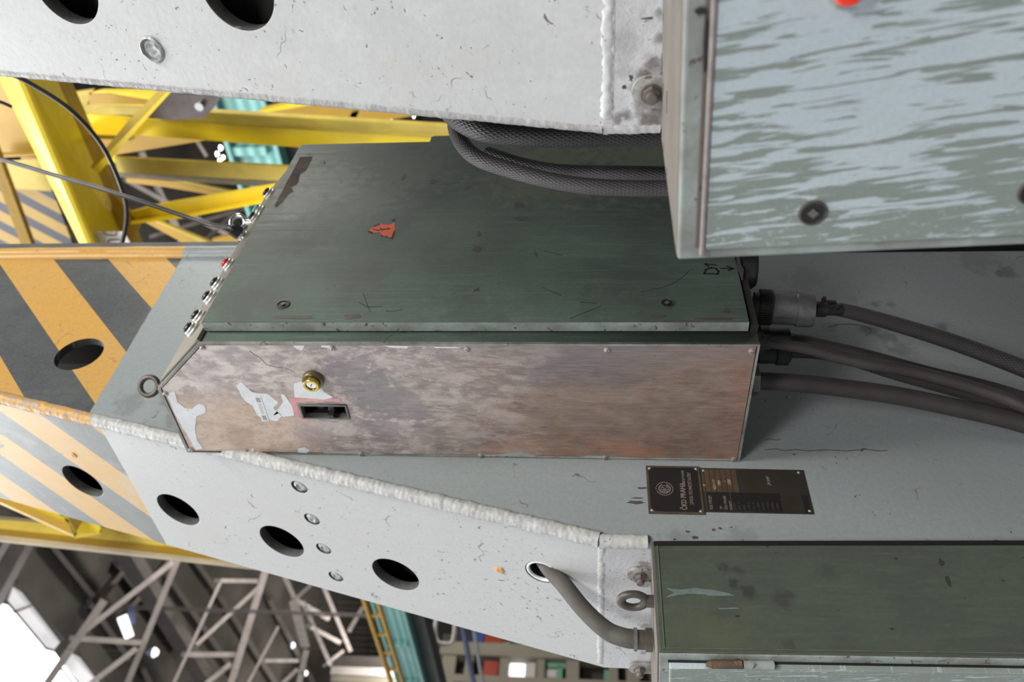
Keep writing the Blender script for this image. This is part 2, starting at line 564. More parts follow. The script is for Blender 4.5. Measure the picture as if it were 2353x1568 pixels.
def copper():
    b = NB('bare_copper_brown_steel')
    X = b.xyz()
    Y, Z = X[1], X[2]
    n1 = b.noise(1.0, 8, 0.70, vec=b.skew(0.05, 34, 20), dist=0.35)          # blotches slightly drawn out downwards
    n2 = b.noise(9.0, 8, 0.72, dist=0.4)
    n3 = b.noise(70, 6, 0.7, dist=0.6)
    n6 = b.noise(1.0, 6, 0.7, vec=b.skew(0.0, 80, 40, 1, 5.0), dist=0.4)
    w = lambda amp: b.ramp(n2, 0.3, 0.7, -amp, amp)
    lo = lambda v, p, q: b.ramp(v, p, q)
    # foot of the panel: copper brown, head: mauve grey, tan and pale
    cop = b.mix(lo(n1, 0.38, 0.66), (0.155, 0.098, 0.075), (0.25, 0.185, 0.145))
    cop = b.mix(b.math('MULTIPLY', lo(n6, 0.55, 0.66), 0.55), cop, (0.33, 0.14, 0.075))
    cop = b.mix(b.math('MULTIPLY', lo(n2, 0.58, 0.66), 0.4), cop, (0.19, 0.17, 0.145))
    band = b.math('MULTIPLY', lo(b.math('ADD', Y, w(0.02)), 0.955, 0.915), lo(b.math('ABSOLUTE', b.math('SUBTRACT', b.math('ADD', Z, w(0.03)), 0.02)), 0.15, 0.06))
    cop = b.mix(b.math('MULTIPLY', band, 0.75), cop, (0.105, 0.085, 0.10))
    cop = b.mix(b.math('MULTIPLY', lo(Y, 0.90, 0.87), 0.5), cop, (0.18, 0.15, 0.155))
    mau = b.mix(lo(n1, 0.44, 0.57), (0.235, 0.19, 0.19), (0.42, 0.36, 0.345))
    mau = b.mix(b.math('MULTIPLY', lo(n6, 0.53, 0.59), 0.6), mau, (0.55, 0.485, 0.47))
    mau = b.mix(b.math('MULTIPLY', lo(n2, 0.55, 0.63), 0.65), mau, (0.165, 0.145, 0.16))
    col = b.mix(lo(b.math('ADD', Z, w(0.10)), 0.08, 0.30), cop, mau)
    # warm grey-brown middle with crisp paler islands
    mid = lo(b.math('ABSOLUTE', b.math('SUBTRACT', b.math('ADD', Z, w(0.04)), 0.22)), 0.16, 0.10)
    isl = b.math('MULTIPLY', mid, b.ramp(b.noise(2.0, 5, 0.6, vec=b.skew(-0.08, 17, 4.0, 1, 3.0), dist=0.5), 0.50, 0.515))
    col = b.mix(b.math('MULTIPLY', isl, 0.45), col, (0.40, 0.345, 0.305))
    v = b.noise(2.0, 5, 0.6, vec=b.skew(-0.10, 20, 4.4, 1, 7.0), dist=0.45)
    runs = b.math('MULTIPLY', b.ramp(v, 0.555, 0.565), b.ramp(v, 0.63, 0.615))
    col = b.mix(b.math('MULTIPLY', runs, 0.5), col, (0.17, 0.13, 0.115))
    # pale upper front, tan upper back
    pale = b.math('MULTIPLY', lo(b.math('ADD', Z, w(0.10)), 0.43, 0.58), lo(b.math('ADD', Y, w(0.03)), 1.0, 0.93))
    col = b.mix(b.math('MULTIPLY', pale, 0.78), col, b.mix(lo(n1, 0.43, 0.55), (0.36, 0.305, 0.30), (0.66, 0.59, 0.565)))
    tan = b.math('MULTIPLY', lo(b.math('ADD', Z, w(0.05)), 0.46, 0.56), lo(b.math('ADD', Y, w(0.03)), 0.94, 0.99))
    tc = b.mix(lo(n6, 0.42, 0.62), (0.53, 0.415, 0.32), (0.36, 0.255, 0.19))
    tc = b.mix(lo(n3, 0.5, 0.7, ), tc, (0.60, 0.49, 0.40))
    col = b.mix(b.math('MULTIPLY', tan, 0.9), col, tc)
    for (u, v, ra, am, cc) in ((800, 850, .040, .7, (0.20, 0.175, 0.195)), (850, 905, .045, .75, (0.17, 0.16, 0.175)), (930, 935, .040, .65, (0.19, 0.17, 0.185)), (890, 990, .035, .6, (0.20, 0.175, 0.19)), (700, 1000, .030, .6, (0.27, 0.21, 0.215)), (980, 1000, .03, .5, (0.2, 0.175, 0.185)), (560, 830, .030, .5, (0.30, 0.27, 0.28)), (515, 820, .02, .5, (0.30, 0.27, 0.29)), (740, 1010, .035, .5, (0.26, 0.2, 0.2)), (550, 1000, .028, .55, (0.30, 0.19, 0.14)), (470, 860, .03, .4, (0.36, 0.32, 0.33)), (1640, 960, .028, .4, (0.17, 0.10, 0.08)), (1590, 870, .02, .35, (0.12, 0.09, 0.08)), (1340, 830, .03, .5, (0.12, 0.10, 0.115)), (1240, 850, .035, .5, (0.11, 0.095, 0.11))):
        q = onX(u, v, 0.962)
        d = b.N.new('ShaderNodeVectorMath'); d.operation = 'DISTANCE'
        b.L.new(b.co, d.inputs[0]); d.inputs[1].default_value = tuple(q)
        dd = b.math('ADD', d.outputs['Value'], b.ramp(n2, 0.3, 0.7, -ra * 0.8, ra * 0.8))
        dd = b.math('ADD', dd, b.ramp(n6, 0.35, 0.65, -ra * 0.35, ra * 0.35))
        col = b.mix(b.ramp(dd, ra, ra * 0.6, 0, am), col, cc)
    # rust along the back edge near the foot
    rust = b.math('MULTIPLY', b.ramp(b.noise(18, 6, 0.75), 0.46, 0.60), b.math('MULTIPLY', b.ramp(Y, 1.03, 1.085), b.ramp(Z, 0.32, 0.14)))
    col = b.mix(b.math('MULTIPLY', rust, 0.65), col, (0.36, 0.14, 0.06))
    red = b.math('MULTIPLY', b.ramp(Z, -0.19, -0.235), b.ramp(n3, 0.42, 0.6))
    col = b.mix(b.math('MULTIPLY', red, 0.45), col, (0.33, 0.10, 0.06))
    ch = b.ramp(n3, 0.62, 0.68)
    col = b.mix(b.math('MULTIPLY', ch, 0.4), col, (0.11, 0.085, 0.08))
    gr = b.ramp(b.noise(1.0, 3, 0.6, vec=b.mapping((300, 300, 30))), 0.3, 0.75)
    col = b.mix(b.math('MULTIPLY', gr, 0.16), col, (0.6, 0.55, 0.5))
    b.bump(b.math('ADD', n3, n1), 0.12, 0.002)
    return b.done(col, b.ramp(n1, 0.3, 0.7, 0.40, 0.52), 0.0)


M_copper = copper()


def streaky():
    b = NB('streaked_grey_green_door')
    X = b.xyz()
    warp = b.noise(14, 3, 0.5)
    mp = b.skew(0.13, 185, 17)
    n = b.noise(1.0, 5.0, 0.56, vec=mp, dist=0.55)
    n2 = b.noise(300, 2, 0.5)
    drops = b.noise(1.0, 3, 0.6, vec=b.skew(0.1, 330, 170))
    # streak film is pale glare put into the dirt colour, dense on the near side, thins out to fine runs and droplets at the far side
    glare_film = b.ramp(b.math('ADD', X[1], b.ramp(warp, 0.3, 0.7, -0.03, 0.03)), 0.385, 0.29, -0.105, 0.05)
    glare_film = b.math('ADD', glare_film, b.ramp(X[2], -0.12, -0.075, 0.0, -0.03))
    mask = b.ramp(b.math('ADD', n, glare_film), 0.482, 0.512)
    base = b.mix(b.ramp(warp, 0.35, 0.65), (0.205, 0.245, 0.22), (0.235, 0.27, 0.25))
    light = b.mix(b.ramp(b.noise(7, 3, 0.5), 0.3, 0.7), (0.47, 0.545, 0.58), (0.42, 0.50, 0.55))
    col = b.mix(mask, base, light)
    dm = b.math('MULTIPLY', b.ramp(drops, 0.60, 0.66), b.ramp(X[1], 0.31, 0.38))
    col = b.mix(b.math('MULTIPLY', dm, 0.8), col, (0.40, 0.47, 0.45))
    col = b.mix(b.ramp(n2, 0.4, 0.8, 0, 0.2), col, (0.2, 0.22, 0.21))
    sp = b.ramp(b.noise(40, 4, 0.7), 0.715, 0.73)
    col = b.mix(sp, col, (0.12, 0.11, 0.10))
    b.bump(b.math('ADD', mask, b.math('MULTIPLY', n2, 0.5)), 0.06, 0.0008)
    return b.done(col, b.ramp(mask, 0, 1, 0.40, 0.5))


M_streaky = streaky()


def simple(name, col, rough=0.5, metal=0.0, vary=0.25, scale=30, bump=0.05, spec=0.5, emit=None, es=0.0):
    b = NB(name)
    n = b.noise(scale, 5, 0.6)
    c = b.mix(b.ramp(n, 0.35, 0.7, 0, 1), col, tuple(x * (1 - vary) for x in col))
    b.bump(n, bump, 0.002)
    if emit:
        b.b.inputs['Emission Color'].default_value = (*emit, 1)
        b.b.inputs['Emission Strength'].default_value = es
    return b.done(c, b.ramp(n, 0.3, 0.7, rough - 0.05, rough + 0.08), metal, spec)


def braid(name, col, pitch=0.0055, turns=26, strength=0.8):
    b = NB(name)
    s = b.N.new('ShaderNodeSeparateXYZ')
    b.L.new(b.tc.outputs['UV'], s.inputs[0])
    u = b.math('MULTIPLY', s.outputs[0], 1.0 / pitch)
    v = b.math('MULTIPLY', s.outputs[1], turns)
    a = b.math('SINE', b.math('MULTIPLY', b.math('ADD', u, v), PI))
    c = b.math('SINE', b.math('MULTIPLY', b.math('SUBTRACT', u, v), PI))
    w = b.math('MULTIPLY', b.math('MAXIMUM', a, c), 0.5)
    n = b.noise(40, 4, 0.6)
    cc = b.mix(b.ramp(w, -0.2, 0.5), tuple(x * 0.75 for x in col), tuple(x * 1.1 for x in col))
    cc = b.mix(b.ramp(n, 0.45, 0.75, 0, 0.5), cc, tuple(x * 0.6 for x in col))
    b.bump(w, strength, 0.0016)
    return b.done(cc, 0.55)


M_braid = braid('braided_black_hose', (0.056, 0.050, 0.053), 0.0046, 34, 0.5)
M_rubber = simple('dusty_black_rubber', (0.040, 0.036, 0.036), 0.62, 0, 0.45, 22, 0.25)
M_rubberbrown = simple('dusty_brown_rubber', (0.050, 0.043, 0.042), 0.6, 0, 0.35, 18, 0.2)
M_rubberwarm = simple('dusty_grey_rubber', (0.072, 0.065, 0.055), 0.7, 0, 0.35, 30, 0.35)
M_wire = simple('black_cable_jacket', (0.03, 0.03, 0.032), 0.42, 0, 0.2, 20, 0.05)
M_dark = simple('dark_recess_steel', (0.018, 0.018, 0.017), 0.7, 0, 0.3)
M_darkflange = simple('dark_grey_flange', (0.085, 0.085, 0.085), 0.6, 0, 0.3, 12)
M_black = simple('black_enamel', (0.012, 0.011, 0.011), 0.45, 0, 0.2, 60, 0.02)
M_ink = simple('black_marker_ink', (0.010, 0.012, 0.012), 0.6, 0, 0.1)
M_steel = simple('dull_zinc_screw', (0.42, 0.39, 0.35), 0.40, 0.35, 0.4, 120, 0.1)
M_slot = simple('slot_shadow_steel', (0.05, 0.04, 0.035), 0.7)
M_greasy = simple('greasy_cast_steel', (0.055, 0.05, 0.05), 0.42, 0.45, 0.4, 35, 0.25)
M_aludirty = simple('dirty_aluminium', (0.21, 0.215, 0.22), 0.42, 0.55, 0.55, 24, 0.15)
M_eye = simple('oiled_iron', (0.10, 0.088, 0.075), 0.45, 0.35, 0.35, 40, 0.15)
M_bolt = simple('grimy_bolt', (0.16, 0.14, 0.13), 0.55, 0.2, 0.4, 80, 0.3)
M_brass = simple('brass', (0.60, 0.47, 0.10), 0.22, 0.95, 0.3, 60, 0.05)
M_brassdull = simple('tarnished_brass_collar', (0.19, 0.16, 0.10), 0.4, 0.7, 0.3, 60, 0.1)
M_chrome = simple('bright_chrome', (0.75, 0.75, 0.74), 0.12, 1.0, 0.1, 60, 0.02)
M_switchgrey = simple('grey_moulded_bezel', (0.14, 0.135, 0.125), 0.45)
M_plastic = simple('black_bakelite', (0.02, 0.021, 0.023), 0.32)
M_greyplastic = simple('grey_switch_body', (0.22, 0.22, 0.24), 0.45)
M_silver = simple('silver_label', (0.72, 0.72, 0.72), 0.35, 0.3, 0.1, 200)
M_labelgrey = simple('grey_label_print', (0.33, 0.34, 0.37), 0.5)
M_orange = simple('orange_warning_print', (0.80, 0.10, 0.018), 0.5, 0, 0.08)
M_red = simple('red_lens', (0.62, 0.03, 0.04), 0.25, 0, 0.1, 30, 0.02)
M_redbtn = simple('red_push_button', (0.85, 0.035, 0.012), 0.3, 0, 0.05, 30, 0.02)
M_platebrass = simple('dull_brass_plate', (0.12, 0.083, 0.052), 0.38, 0.4, 0.3, 30, 0.1)
M_platedark = simple('tarnished_dark_plate', (0.042, 0.038, 0.030), 0.4, 0.3, 0.3, 30, 0.1)
M_plateedge = simple('plate_edge_metal', (0.13, 0.105, 0.088), 0.4, 0.5, 0.3, 60, 0.1)
M_print = simple('pale_plate_lettering', (0.20, 0.165, 0.15), 0.5, 0, 0.2)
M_printdim = simple('dim_plate_lettering', (0.055, 0.048, 0.047), 0.5, 0, 0.2)
M_engrave = simple('bright_engraving', (0.55, 0.45, 0.36), 0.3, 0.4, 0.2)
M_yellow = simple('glossy_yellow_paint', (0.82, 0.60, 0.025), 0.30, 0, 0.16, 5, 0.05)
M_yellowdull = simple('dull_shaded_yellow_paint', (0.56, 0.42, 0.06), 0.45, 0, 0.28, 6, 0.08)  # duller yellow; on shaded faces the shade is put into the colour
M_ochre = simple('ochre_shaded_yellow_paint', (0.42, 0.25, 0.022), 0.45, 0, 0.15, 3, 0.04)  # ochre boards, and yellow faces with shade put into the colour
M_truss = simple('grey_roof_steel', (0.44, 0.385, 0.375), 0.7, 0, 0.25, 2, 0.02)
M_roof = simple('sooty_roof_boards', (0.085, 0.075, 0.066), 0.9, 0, 0.45, 0.6, 0.02)
M_purlin = simple('sooty_purlin_steel', (0.15, 0.13, 0.125), 0.85, 0, 0.3, 1.5)
M_glasslit = simple('daylit_roof_glass', (0.9, 0.93, 0.95), 0.3, 0, 0.02, 5, 0, 0.5, (0.95, 0.98, 1.0), 3.2)
M_glassdull = simple('dusty_roof_glass', (0.6, 0.6, 0.62), 0.4, 0, 0.08, 2, 0, 0.5, (0.95, 0.93, 0.97), 0.45)
M_lamp = simple('lit_hall_lamp', (1, 1, 1), 0.4, 0, 0, 5, 0, 0.5, (1.0, 0.95, 0.82), 9.0)
M_lampcool = simple('lit_cool_lamp', (1, 1, 1), 0.4, 0, 0, 5, 0, 0.5, (0.95, 1.0, 1.0), 1.6)
M_winlit = simple('daylit_window_pane', (0.9, 0.92, 0.95), 0.3, 0, 0, 5, 0, 0.5, (0.97, 0.98, 1.0), 1.4)
M_beige = simple('beige_wall_render', (0.34, 0.31, 0.25), 0.85, 0, 0.2, 0.8)
M_wallbrown = simple('sooty_hall_wall', (0.10, 0.088, 0.08), 0.9, 0, 0.3, 0.5)
M_blue = simple('blue_painted_steel', (0.03, 0.09, 0.35), 0.5, 0, 0.2, 2)
M_redsteel = simple('red_painted_steel', (0.40, 0.05, 0.025), 0.5, 0, 0.2, 2)
M_darkgreensteel = simple('black_green_steel', (0.018, 0.026, 0.022), 0.6, 0, 0.3, 1.5)
M_mint = simple('mint_painted_steel', (0.20, 0.45, 0.33), 0.55, 0, 0.2, 1)
M_palewhite = simple('off_white_paint', (0.68, 0.63, 0.62), 0.5, 0, 0.12, 4)
M_card = simple('white_painted_label', (0.70, 0.66, 0.60), 0.6, 0, 0.12, 20)
M_floor = simple('worn_concrete_floor', (0.20, 0.195, 0.185), 0.7, 0, 0.3, 1.5)
M_bluegrey = simple('slate_blue_steel', (0.10, 0.12, 0.22), 0.55, 0, 0.2, 2)


def teal():
    b = NB('teal_ribbed_girder_paint')
    X = b.xyz()
    w = b.math('SINE', b.math('MULTIPLY', X[2], 46.0))
    rib = b.math('FRACT', b.math('MULTIPLY', X[1], 0.75))
    n = b.noise(1.5, 4, 0.6)
    c = b.mix(b.ramp(w, -0.6, 0.8), (0.10, 0.28, 0.26), (0.27, 0.50, 0.45))
    c = b.mix(b.ramp(n, 0.4, 0.7, 0, 0.5), c, (0.11, 0.30, 0.28))
    return b.done(c, 0.55)


M_teal = teal()


def far_hazard():
    b = NB('far_hazard_stripes')
    X = b.xyz()
    f = b.math('FRACT', b.math('DIVIDE', b.math('ADD', b.math('ADD', X[1], b.math('MULTIPLY', X[2], 0.82)), 10.0), 0.205))
    return b.done(b.mix(b.math('LESS_THAN', f, 0.46), (0.34, 0.21, 0.025), (0.025, 0.027, 0.04)), 0.45)


M_farhaz = far_hazard()

ID = Matrix.Identity(4)
A = 0.25                                    # slant of the leg edges
S = Vector((math.sin(A), 0, math.cos(A)))
NS = Vector((-math.cos(A), 0, math.sin(A)))  # outward normal of the slanted side plates
KX, KZ = 0.790, -0.020                       # knee where the slanted side plate turns vertical


def leg_x(z):
    return KX + max(0.0, z - KZ) * math.tan(A)


def rough_bead(name, pts, r, mat, parent, seg=14, amp=0.35, step=0.006, flat=1.0):
    """weld bead: overlapping crescents along the path"""
    path = []
    for a, b in zip(pts, pts[1:]):
        a, b = Vector(a), Vector(b)
        k = max(2, int((b - a).length / (step / 3)))
        path += [a.lerp(b, i / k) for i in range(k)]
    path.append(Vector(pts[-1]))
    bm = bmesh.new()
    rings = []
    up = None
    L = 0
    for i, p in enumerate(path):
        d = (path[min(i + 1, len(path) - 1)] - path[max(i - 1, 0)]).normalized()
        up = (up or d.orthogonal()); up = (up - d * up.dot(d)).normalized()
        s = d.cross(up)
        if i: L += (p - path[i - 1]).length
        ring = []
        for j in range(seg):
            t = 2 * PI * j / seg
            q = p + (up * math.cos(t) + s * math.sin(t)) * r
            ph = (L / step + 0.8 * noise.noise(q * 30) + 0.25 * math.cos(t)) % 1.0
            k = 1 + amp * (0.5 * (ph ** 0.6) - 0.25) + 0.09 * noise.noise(q * 45) + 0.10 * noise.noise(q * 170)
            ring.append(bm.verts.new(p + (up * math.cos(t) + s * math.sin(t)) * r * k))
        rings.append(ring)
    for a, b in zip(rings, rings[1:]):
        for j in range(seg): bm.faces.new((a[j], a[(j + 1) % seg], b[(j + 1) % seg], b[j]))
    bm.faces.new(rings[0]); bm.faces.new(rings[-1])
    return from_bm(name, bm, mat, parent, smooth=50)


def blob_poly(c, rx, ry, n=18, amp=0.25, seed=0, rot=0.0):
    out = []
    for i in range(n):
        t = 2 * PI * i / n
        k = 1 + amp * noise.noise(Vector((math.cos(t) * 1.6 + seed * 7.3, math.sin(t) * 1.6, seed)))* 2
        x, y = rx * k * math.cos(t), ry * k * math.sin(t)
        out.append((c[0] + x * math.cos(rot) - y * math.sin(rot), c[1] + x * math.sin(rot) + y * math.cos(rot)))
    return out


M_cut = paint('dark_flame_cut_edge', (0.085, 0.09, 0.088), (0.05, 0.05, 0.048), chips=(0.20, 0.21, 0.21), chip_amt=1.0, chip_scale=50, rough=0.6, bumpy=0.4, big=30)


# =================================================================== tapered crane legs
LOWSP = [(onX(u, v, KX), r, a) for u, v, r, a in ((1480, 172, .014, .8), (1462, 200, .010, .7), (1500, 150, .012, .8), (1508, 200, .016, .85), (1470, 245, .010, .6), (1440, 268, .010, .8), (1480, 276, .012, .85), (1508, 262, .012, .8), (1515, 90, .009, .7), (1516, 30, .009, .6), (1420, 272, .008, .7), (1440, 160, .014, .25), (1440, 90, .016, .2), (1480, 1300, .012, .6), (1484, 1345, .012, .6), (1484, 1440, .012, .6), (1470, 1540, .014, .7), (1480, 1500, .010, .6), (1440, 1420, .01, .3))]
M_low = paint('fresh_white_paint_over_rust', (0.60, 0.61, 0.63), (0.50, 0.51, 0.53), chips=(0.15, 0.12, 0.11), chip_amt=0.8, chip_scale=80, rough=0.4, bumpy=0.5, big=14, crack=9.0, spots=[(q.x, q.y, q.z, r, a, (0.13, 0.105, 0.095)) for q, r, a in LOWSP])


def side_frame():
    """plane of the slanted side plate: x = into the hall (Y), y = up the slant, z = inward"""
    M = Matrix((Vector((0, 1, 0)), S, -NS)).transposed().to_4x4()
    M.translation = Vector((KX, 0, KZ))
    return M


def plug(bm, M, cy, cs, r, near):
    # a shallow dished plug weld with a rough bottom
    segs = 20
    prof = [(r * 1.0, 0.006), (r * 0.97, 0.0048), (r * 0.86, 0.0040), (r * 0.70, 0.0014), (r * 0.45, 0.0004), (r * 0.25, 0.0022), (0, 0.0006)]
    if near: prof = [(r * 1.12, 0.0005), (r * 1.08, -0.0015), (r * 0.92, -0.0030), (r * 0.84, 0.0010), (r * 0.55, -0.0008), (r * 0.3, 0.0016), (0, 0.0004)]
    T = M @ Matrix.Translation((cy, cs, 0))
    n0 = len(bm.verts)
    lathe(bm, T, prof, segs)
    bm.verts.ensure_lookup_table()
    for v in bm.verts[n0:]:
        v.co += NS * 0.0018 * noise.noise(v.co * 160)


def make_leg(label, y0, y1, smax, zbot, holes, plugs, haz, near):
    root = thing('crane_leg', label, 'crane leg', (KX + 0.3, (y0 + y1) / 2, FLOOR))
    SM = side_frame()
    mat = M_side if haz else M_white
    th = 0.020
    ye = y0 + (0.004 if haz else 0.0)
    side = plate('side_plate', [(ye, 0), (y1, 0), (y1, smax), (ye, smax)], list(holes) + [(py, ps, r) for py, ps, r in plugs], SM, th, mat, root, bevel=0.0008, rim=M_cut)
    # vertical lower part of the side plate
    LM = Matrix((Vector((0, 1, 0)), Vector((0, 0, 1)), Vector((1, 0, 0)))).transposed().to_4x4()
    LM.translation = Vector((KX, 0, 0))
    plate('lower_side_plate', [(ye, FLOOR), (y1, FLOOR), (y1, KZ), (ye, KZ)], [], LM, th, M_low, root)
    rough_bead('weld_seam', [(KX + 0.0127, y0 + 0.012, KZ + 0.004), (KX + 0.0127, y1 - 0.012, KZ + 0.004)], 0.0126, M_white, root, seg=26, amp=0.16, step=0.008)
    for py, ps, r in plugs:
        bm = bmesh.new(); plug(bm, SM, py, ps, r, near)
        from_bm('plug_weld', bm, M_weldedge if not near else M_bolt_paint, root, smooth=40)
    return root


M_bolt_paint = paint('painted_plug_weld', (0.36, 0.385, 0.385), (0.26, 0.27, 0.265), chip_amt=0.8, chip_scale=120, rough=0.3, bumpy=0.7, big=60)

YF = 1.1086                     # front face of the far leg
holes_far = [(1.3618, 0.898 + 0.0, 0.0500)]


def s_of(p):                    # slant coordinate of a world point on the side plane
    return (Vector(p) - Vector((KX, 0, KZ))).dot(S)


PS = Vector((KX, 0, KZ))


def side_px(u, v):
    p = onP(u, v, PS, NS)
    return (p.y, s_of(p))


hl = []
for (u, v) in ((409.5, 1172.6), (647.5, 1245.5), (909, 1321.5)):
    y, s = side_px(u, v); hl.append((y, s, 0.0495))
y, s = side_px(190, 1107); hl.append((y, s, 0.0495))
cable_hole = side_px(1245, 1316)
hl.append((cable_hole[0], cable_hole[1], 0.030))
pl = []
for q in ((688, 1120), (717, 1194), (744, 1262), (772, 1326)):
    y, s = side_px(*q); pl.append((y, s, 0.0165))
Y_BACK = 1.512
leg = make_leg('tapered crane leg behind the main cabinet, hazard stripes at its top', YF, Y_BACK, 1.85, FLOOR, hl, pl, True, False)

# front plate with one round hole
FM = Matrix((Vector((1, 0, 0)), Vector((0, 0, 1)), Vector((0, -1, 0)))).transposed().to_4x4()   # x = X, y = Z, +z = towards the camera


def FMY(y):
    m = FM.copy(); m.translation = Vector((0, y, 0)); return m


hp = onY(181.7, 813.6, YF)
xr = 1.580
tz = 1.75
front_outer = [(KX + 0.0005, FLOOR), (xr, FLOOR), (xr, tz), (leg_x(tz), tz), (leg_x(KZ), KZ)]
plate('front_plate', front_outer, [(hp.x, hp.z, 0.0505)], FMY(YF + 0.018), 0.018, M_front, leg, rim=M_cut)
# interior shade put into dark colour: back plate and an added inner sheet
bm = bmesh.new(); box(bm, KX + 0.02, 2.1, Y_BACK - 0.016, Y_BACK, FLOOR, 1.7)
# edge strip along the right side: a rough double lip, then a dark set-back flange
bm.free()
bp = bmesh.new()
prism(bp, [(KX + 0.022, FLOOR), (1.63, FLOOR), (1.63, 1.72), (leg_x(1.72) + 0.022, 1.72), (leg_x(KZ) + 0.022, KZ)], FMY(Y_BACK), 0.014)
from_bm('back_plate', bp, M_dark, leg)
bm = bmesh.new(); prism(bm, [(leg_x(KZ) + .06, FLOOR), (leg_x(KZ) + .065, FLOOR), (leg_x(KZ) + .065, KZ), (leg_x(1.7) + 0.065, 1.7), (leg_x(1.7) + 0.06, 1.7), (leg_x(KZ) + .06, KZ)], FMY(Y_BACK - 0.02), Y_BACK - YF - 0.05); from_bm('inner_dark_sheet', bm, M_dark, leg)  # dark sheet added behind the holes
bm = bmesh.new()
n0 = 0
zs = [0.757 + i * (tz - 0.757) / 60 for i in range(61)]
prof = [(0.0, 0.0), (0.004, -0.008), (0.012, -0.0105), (0.020, -0.0075), (0.026, -0.0115), (0.036, -0.0115), (0.043, -0.006), (0.043, 0.010), (0, 0.010)]
rings = []
for z in zs:
    rings.append([bm.verts.new((xr + x + 0.0012 * noise.noise(Vector((x * 60, z * 14, 1))), YF + y + 0.0012 * noise.noise(Vector((x * 80, z * 22, 5))), z)) for x, y in prof])
for a, b in zip(rings, rings[1:]):
    for j in range(len(prof)): bm.faces.new((a[j], a[(j + 1) % len(prof)], b[(j + 1) % len(prof)], b[j]))
from_bm('edge_lip', bm, M_front, leg, smooth=50)
bm = bmesh.new(); box(bm, 1.6232, 1.657, YF + 0.004, Y_BACK, FLOOR, tz)
from_bm('edge_flange', bm, M_darkflange, leg)
# corner weld: fat bead along the slanted corner, then down the vertical corner
cw = [Vector((leg_x(z) + 0.004, YF + 0.005, z)) for z in (1.60, 1.2, 0.8, 0.4, 0.1, KZ + 0.01)]
rough_bead('corner_weld', cw, 0.0125, M_weld2, leg, seg=22, amp=0.16, step=0.0085)
rough_bead('lower_corner_weld', [(KX + 0.003, YF + 0.004, KZ + 0.01), (KX + 0.003, YF + 0.004, -0.086)], 0.0115, M_weld, leg, seg=22, amp=0.2, step=0.010)
# weld bumps and tar-brown patches beside the lower weld
# ring insert in the cable hole
SMf = side_frame()
bm = bmesh.new(); torus(bm, SMf @ Matrix.Translation((cable_hole[0], cable_hole[1], 0.004)), 0.0265, 0.0035, 40, 10)
from_bm('hole_bushing', bm, M_peel, leg, smooth=True)
# yellow-brown run marks beside the nameplate foot and the cabinet foot, rust specks
runs = [[(1757, 1012), (1770, 1009), (1782, 1012), (1793, 1010)], [(1758, 1034), (1785, 1032), (1800, 1036), (1830, 1034), (1860, 1037), (1900, 1034), (1945, 1037), (1990, 1033), (2020, 1037), (2038, 1036)]]
strokes('rusty_run', [[((onY(u, v, YF)).x, (onY(u, v, YF)).z) for u, v in r] for r in runs], FMY(YF), 0.0013, 0.0004, simple('tar_brown_run', (0.10, 0.065, 0.02), 0.6), leg)
sc = [[(1905, 752), (1925, 746), (1950, 745), (1975, 747), (1995, 752), (2002, 760)]]
strokes('thin_scratch', [[((onY(u, v, YF)).x, (onY(u, v, YF)).z) for u, v in r] for r in sc], FMY(YF), 0.0012, 0.0003, M_dark, leg)
bm = bmesh.new()
for k, (u, v, a, b_) in enumerate([(2085, 800, .010, .004), (2010, 760, .012, .006), (1985, 757, .010, .004), (2170, 750, .006, .011), (2270, 620, .006, .003), (2320, 625, .018, .006), (2040, 845, .014, .003),
                                  (1462, 1155, .014, .003), (1465, 1145, .010, .0015), (1478, 1122, .009, .002), (1580, 1222, .004, .002), (1640, 1218, .003, .002), (1655, 1215, .003, .002), (1680, 1212, .002, .001), (1597, 1236, .005, .003), (1550, 1240, .002, .002), (1815, 1164, .010, .001), (1825, 1045, .003, .001)]):
    p = onY(u, v, YF)
    if u > 1950: continue
    bm = bmesh.new(); prism(bm, blob_poly((p.x, p.z), b_, a, 16, 0.35, k), FMY(YF), 0.0003)
    from_bm('chipped_paint_patch', bm, M_chip, leg)
# tan clay speck on the side plate and on the stripes
M_clay = simple('dried_clay', (0.55, 0.33, 0.15), 0.9)
for k, (u, v, r) in enumerate([(1148, 1310, .010), (170, 1046, .007)]):
    y, s = side_px(u, v); bm = bmesh.new()
    lathe(bm, SMf @ Matrix.Translation((y, s, 0)), [(r, 0.0), (r * .8, -.002), (r * .4, -.003), (0, -.0025)], 12)
    for w_ in bm.verts: w_.co += NS * 0.002 * noise.noise(w_.co * 120) + S * 0.006 * noise.noise(w_.co * 90)
    from_bm('dried_clay', bm, M_clay, leg)

# near leg: same plate, closer to the camera
NY = 0.398                     # its far edge
holes_near = []
SCL = 0.0457
for (u, v) in ((541.5, -27), (144.5, -35.5)):
    y, s = side_px(u, v); holes_near.append((y, s, SCL))
pn = side_px(350, 114)
leg2 = make_leg('near crane leg with pale grey side plate, above the streaked cabinet', -0.02, NY, 1.6, FLOOR, holes_near, [(pn[0], pn[1], 0.0150)], False, True)
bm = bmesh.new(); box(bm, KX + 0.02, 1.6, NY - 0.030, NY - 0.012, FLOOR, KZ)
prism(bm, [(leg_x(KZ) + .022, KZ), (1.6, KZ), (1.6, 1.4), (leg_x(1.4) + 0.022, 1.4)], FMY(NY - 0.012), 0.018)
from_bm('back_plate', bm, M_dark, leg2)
bm = bmesh.new(); prism(bm, [(leg_x(KZ) + .06, FLOOR), (leg_x(KZ) + .065, FLOOR), (leg_x(KZ) + .065, KZ), (leg_x(1.4) + 0.065, 1.4), (leg_x(1.4) + 0.06, 1.4), (leg_x(KZ) + .06, KZ)], FMY(NY - 0.035), NY - 0.04); from_bm('inner_dark_sheet', bm, M_dark, leg2)  # added dark sheet, shade of the hollow leg put into its colour
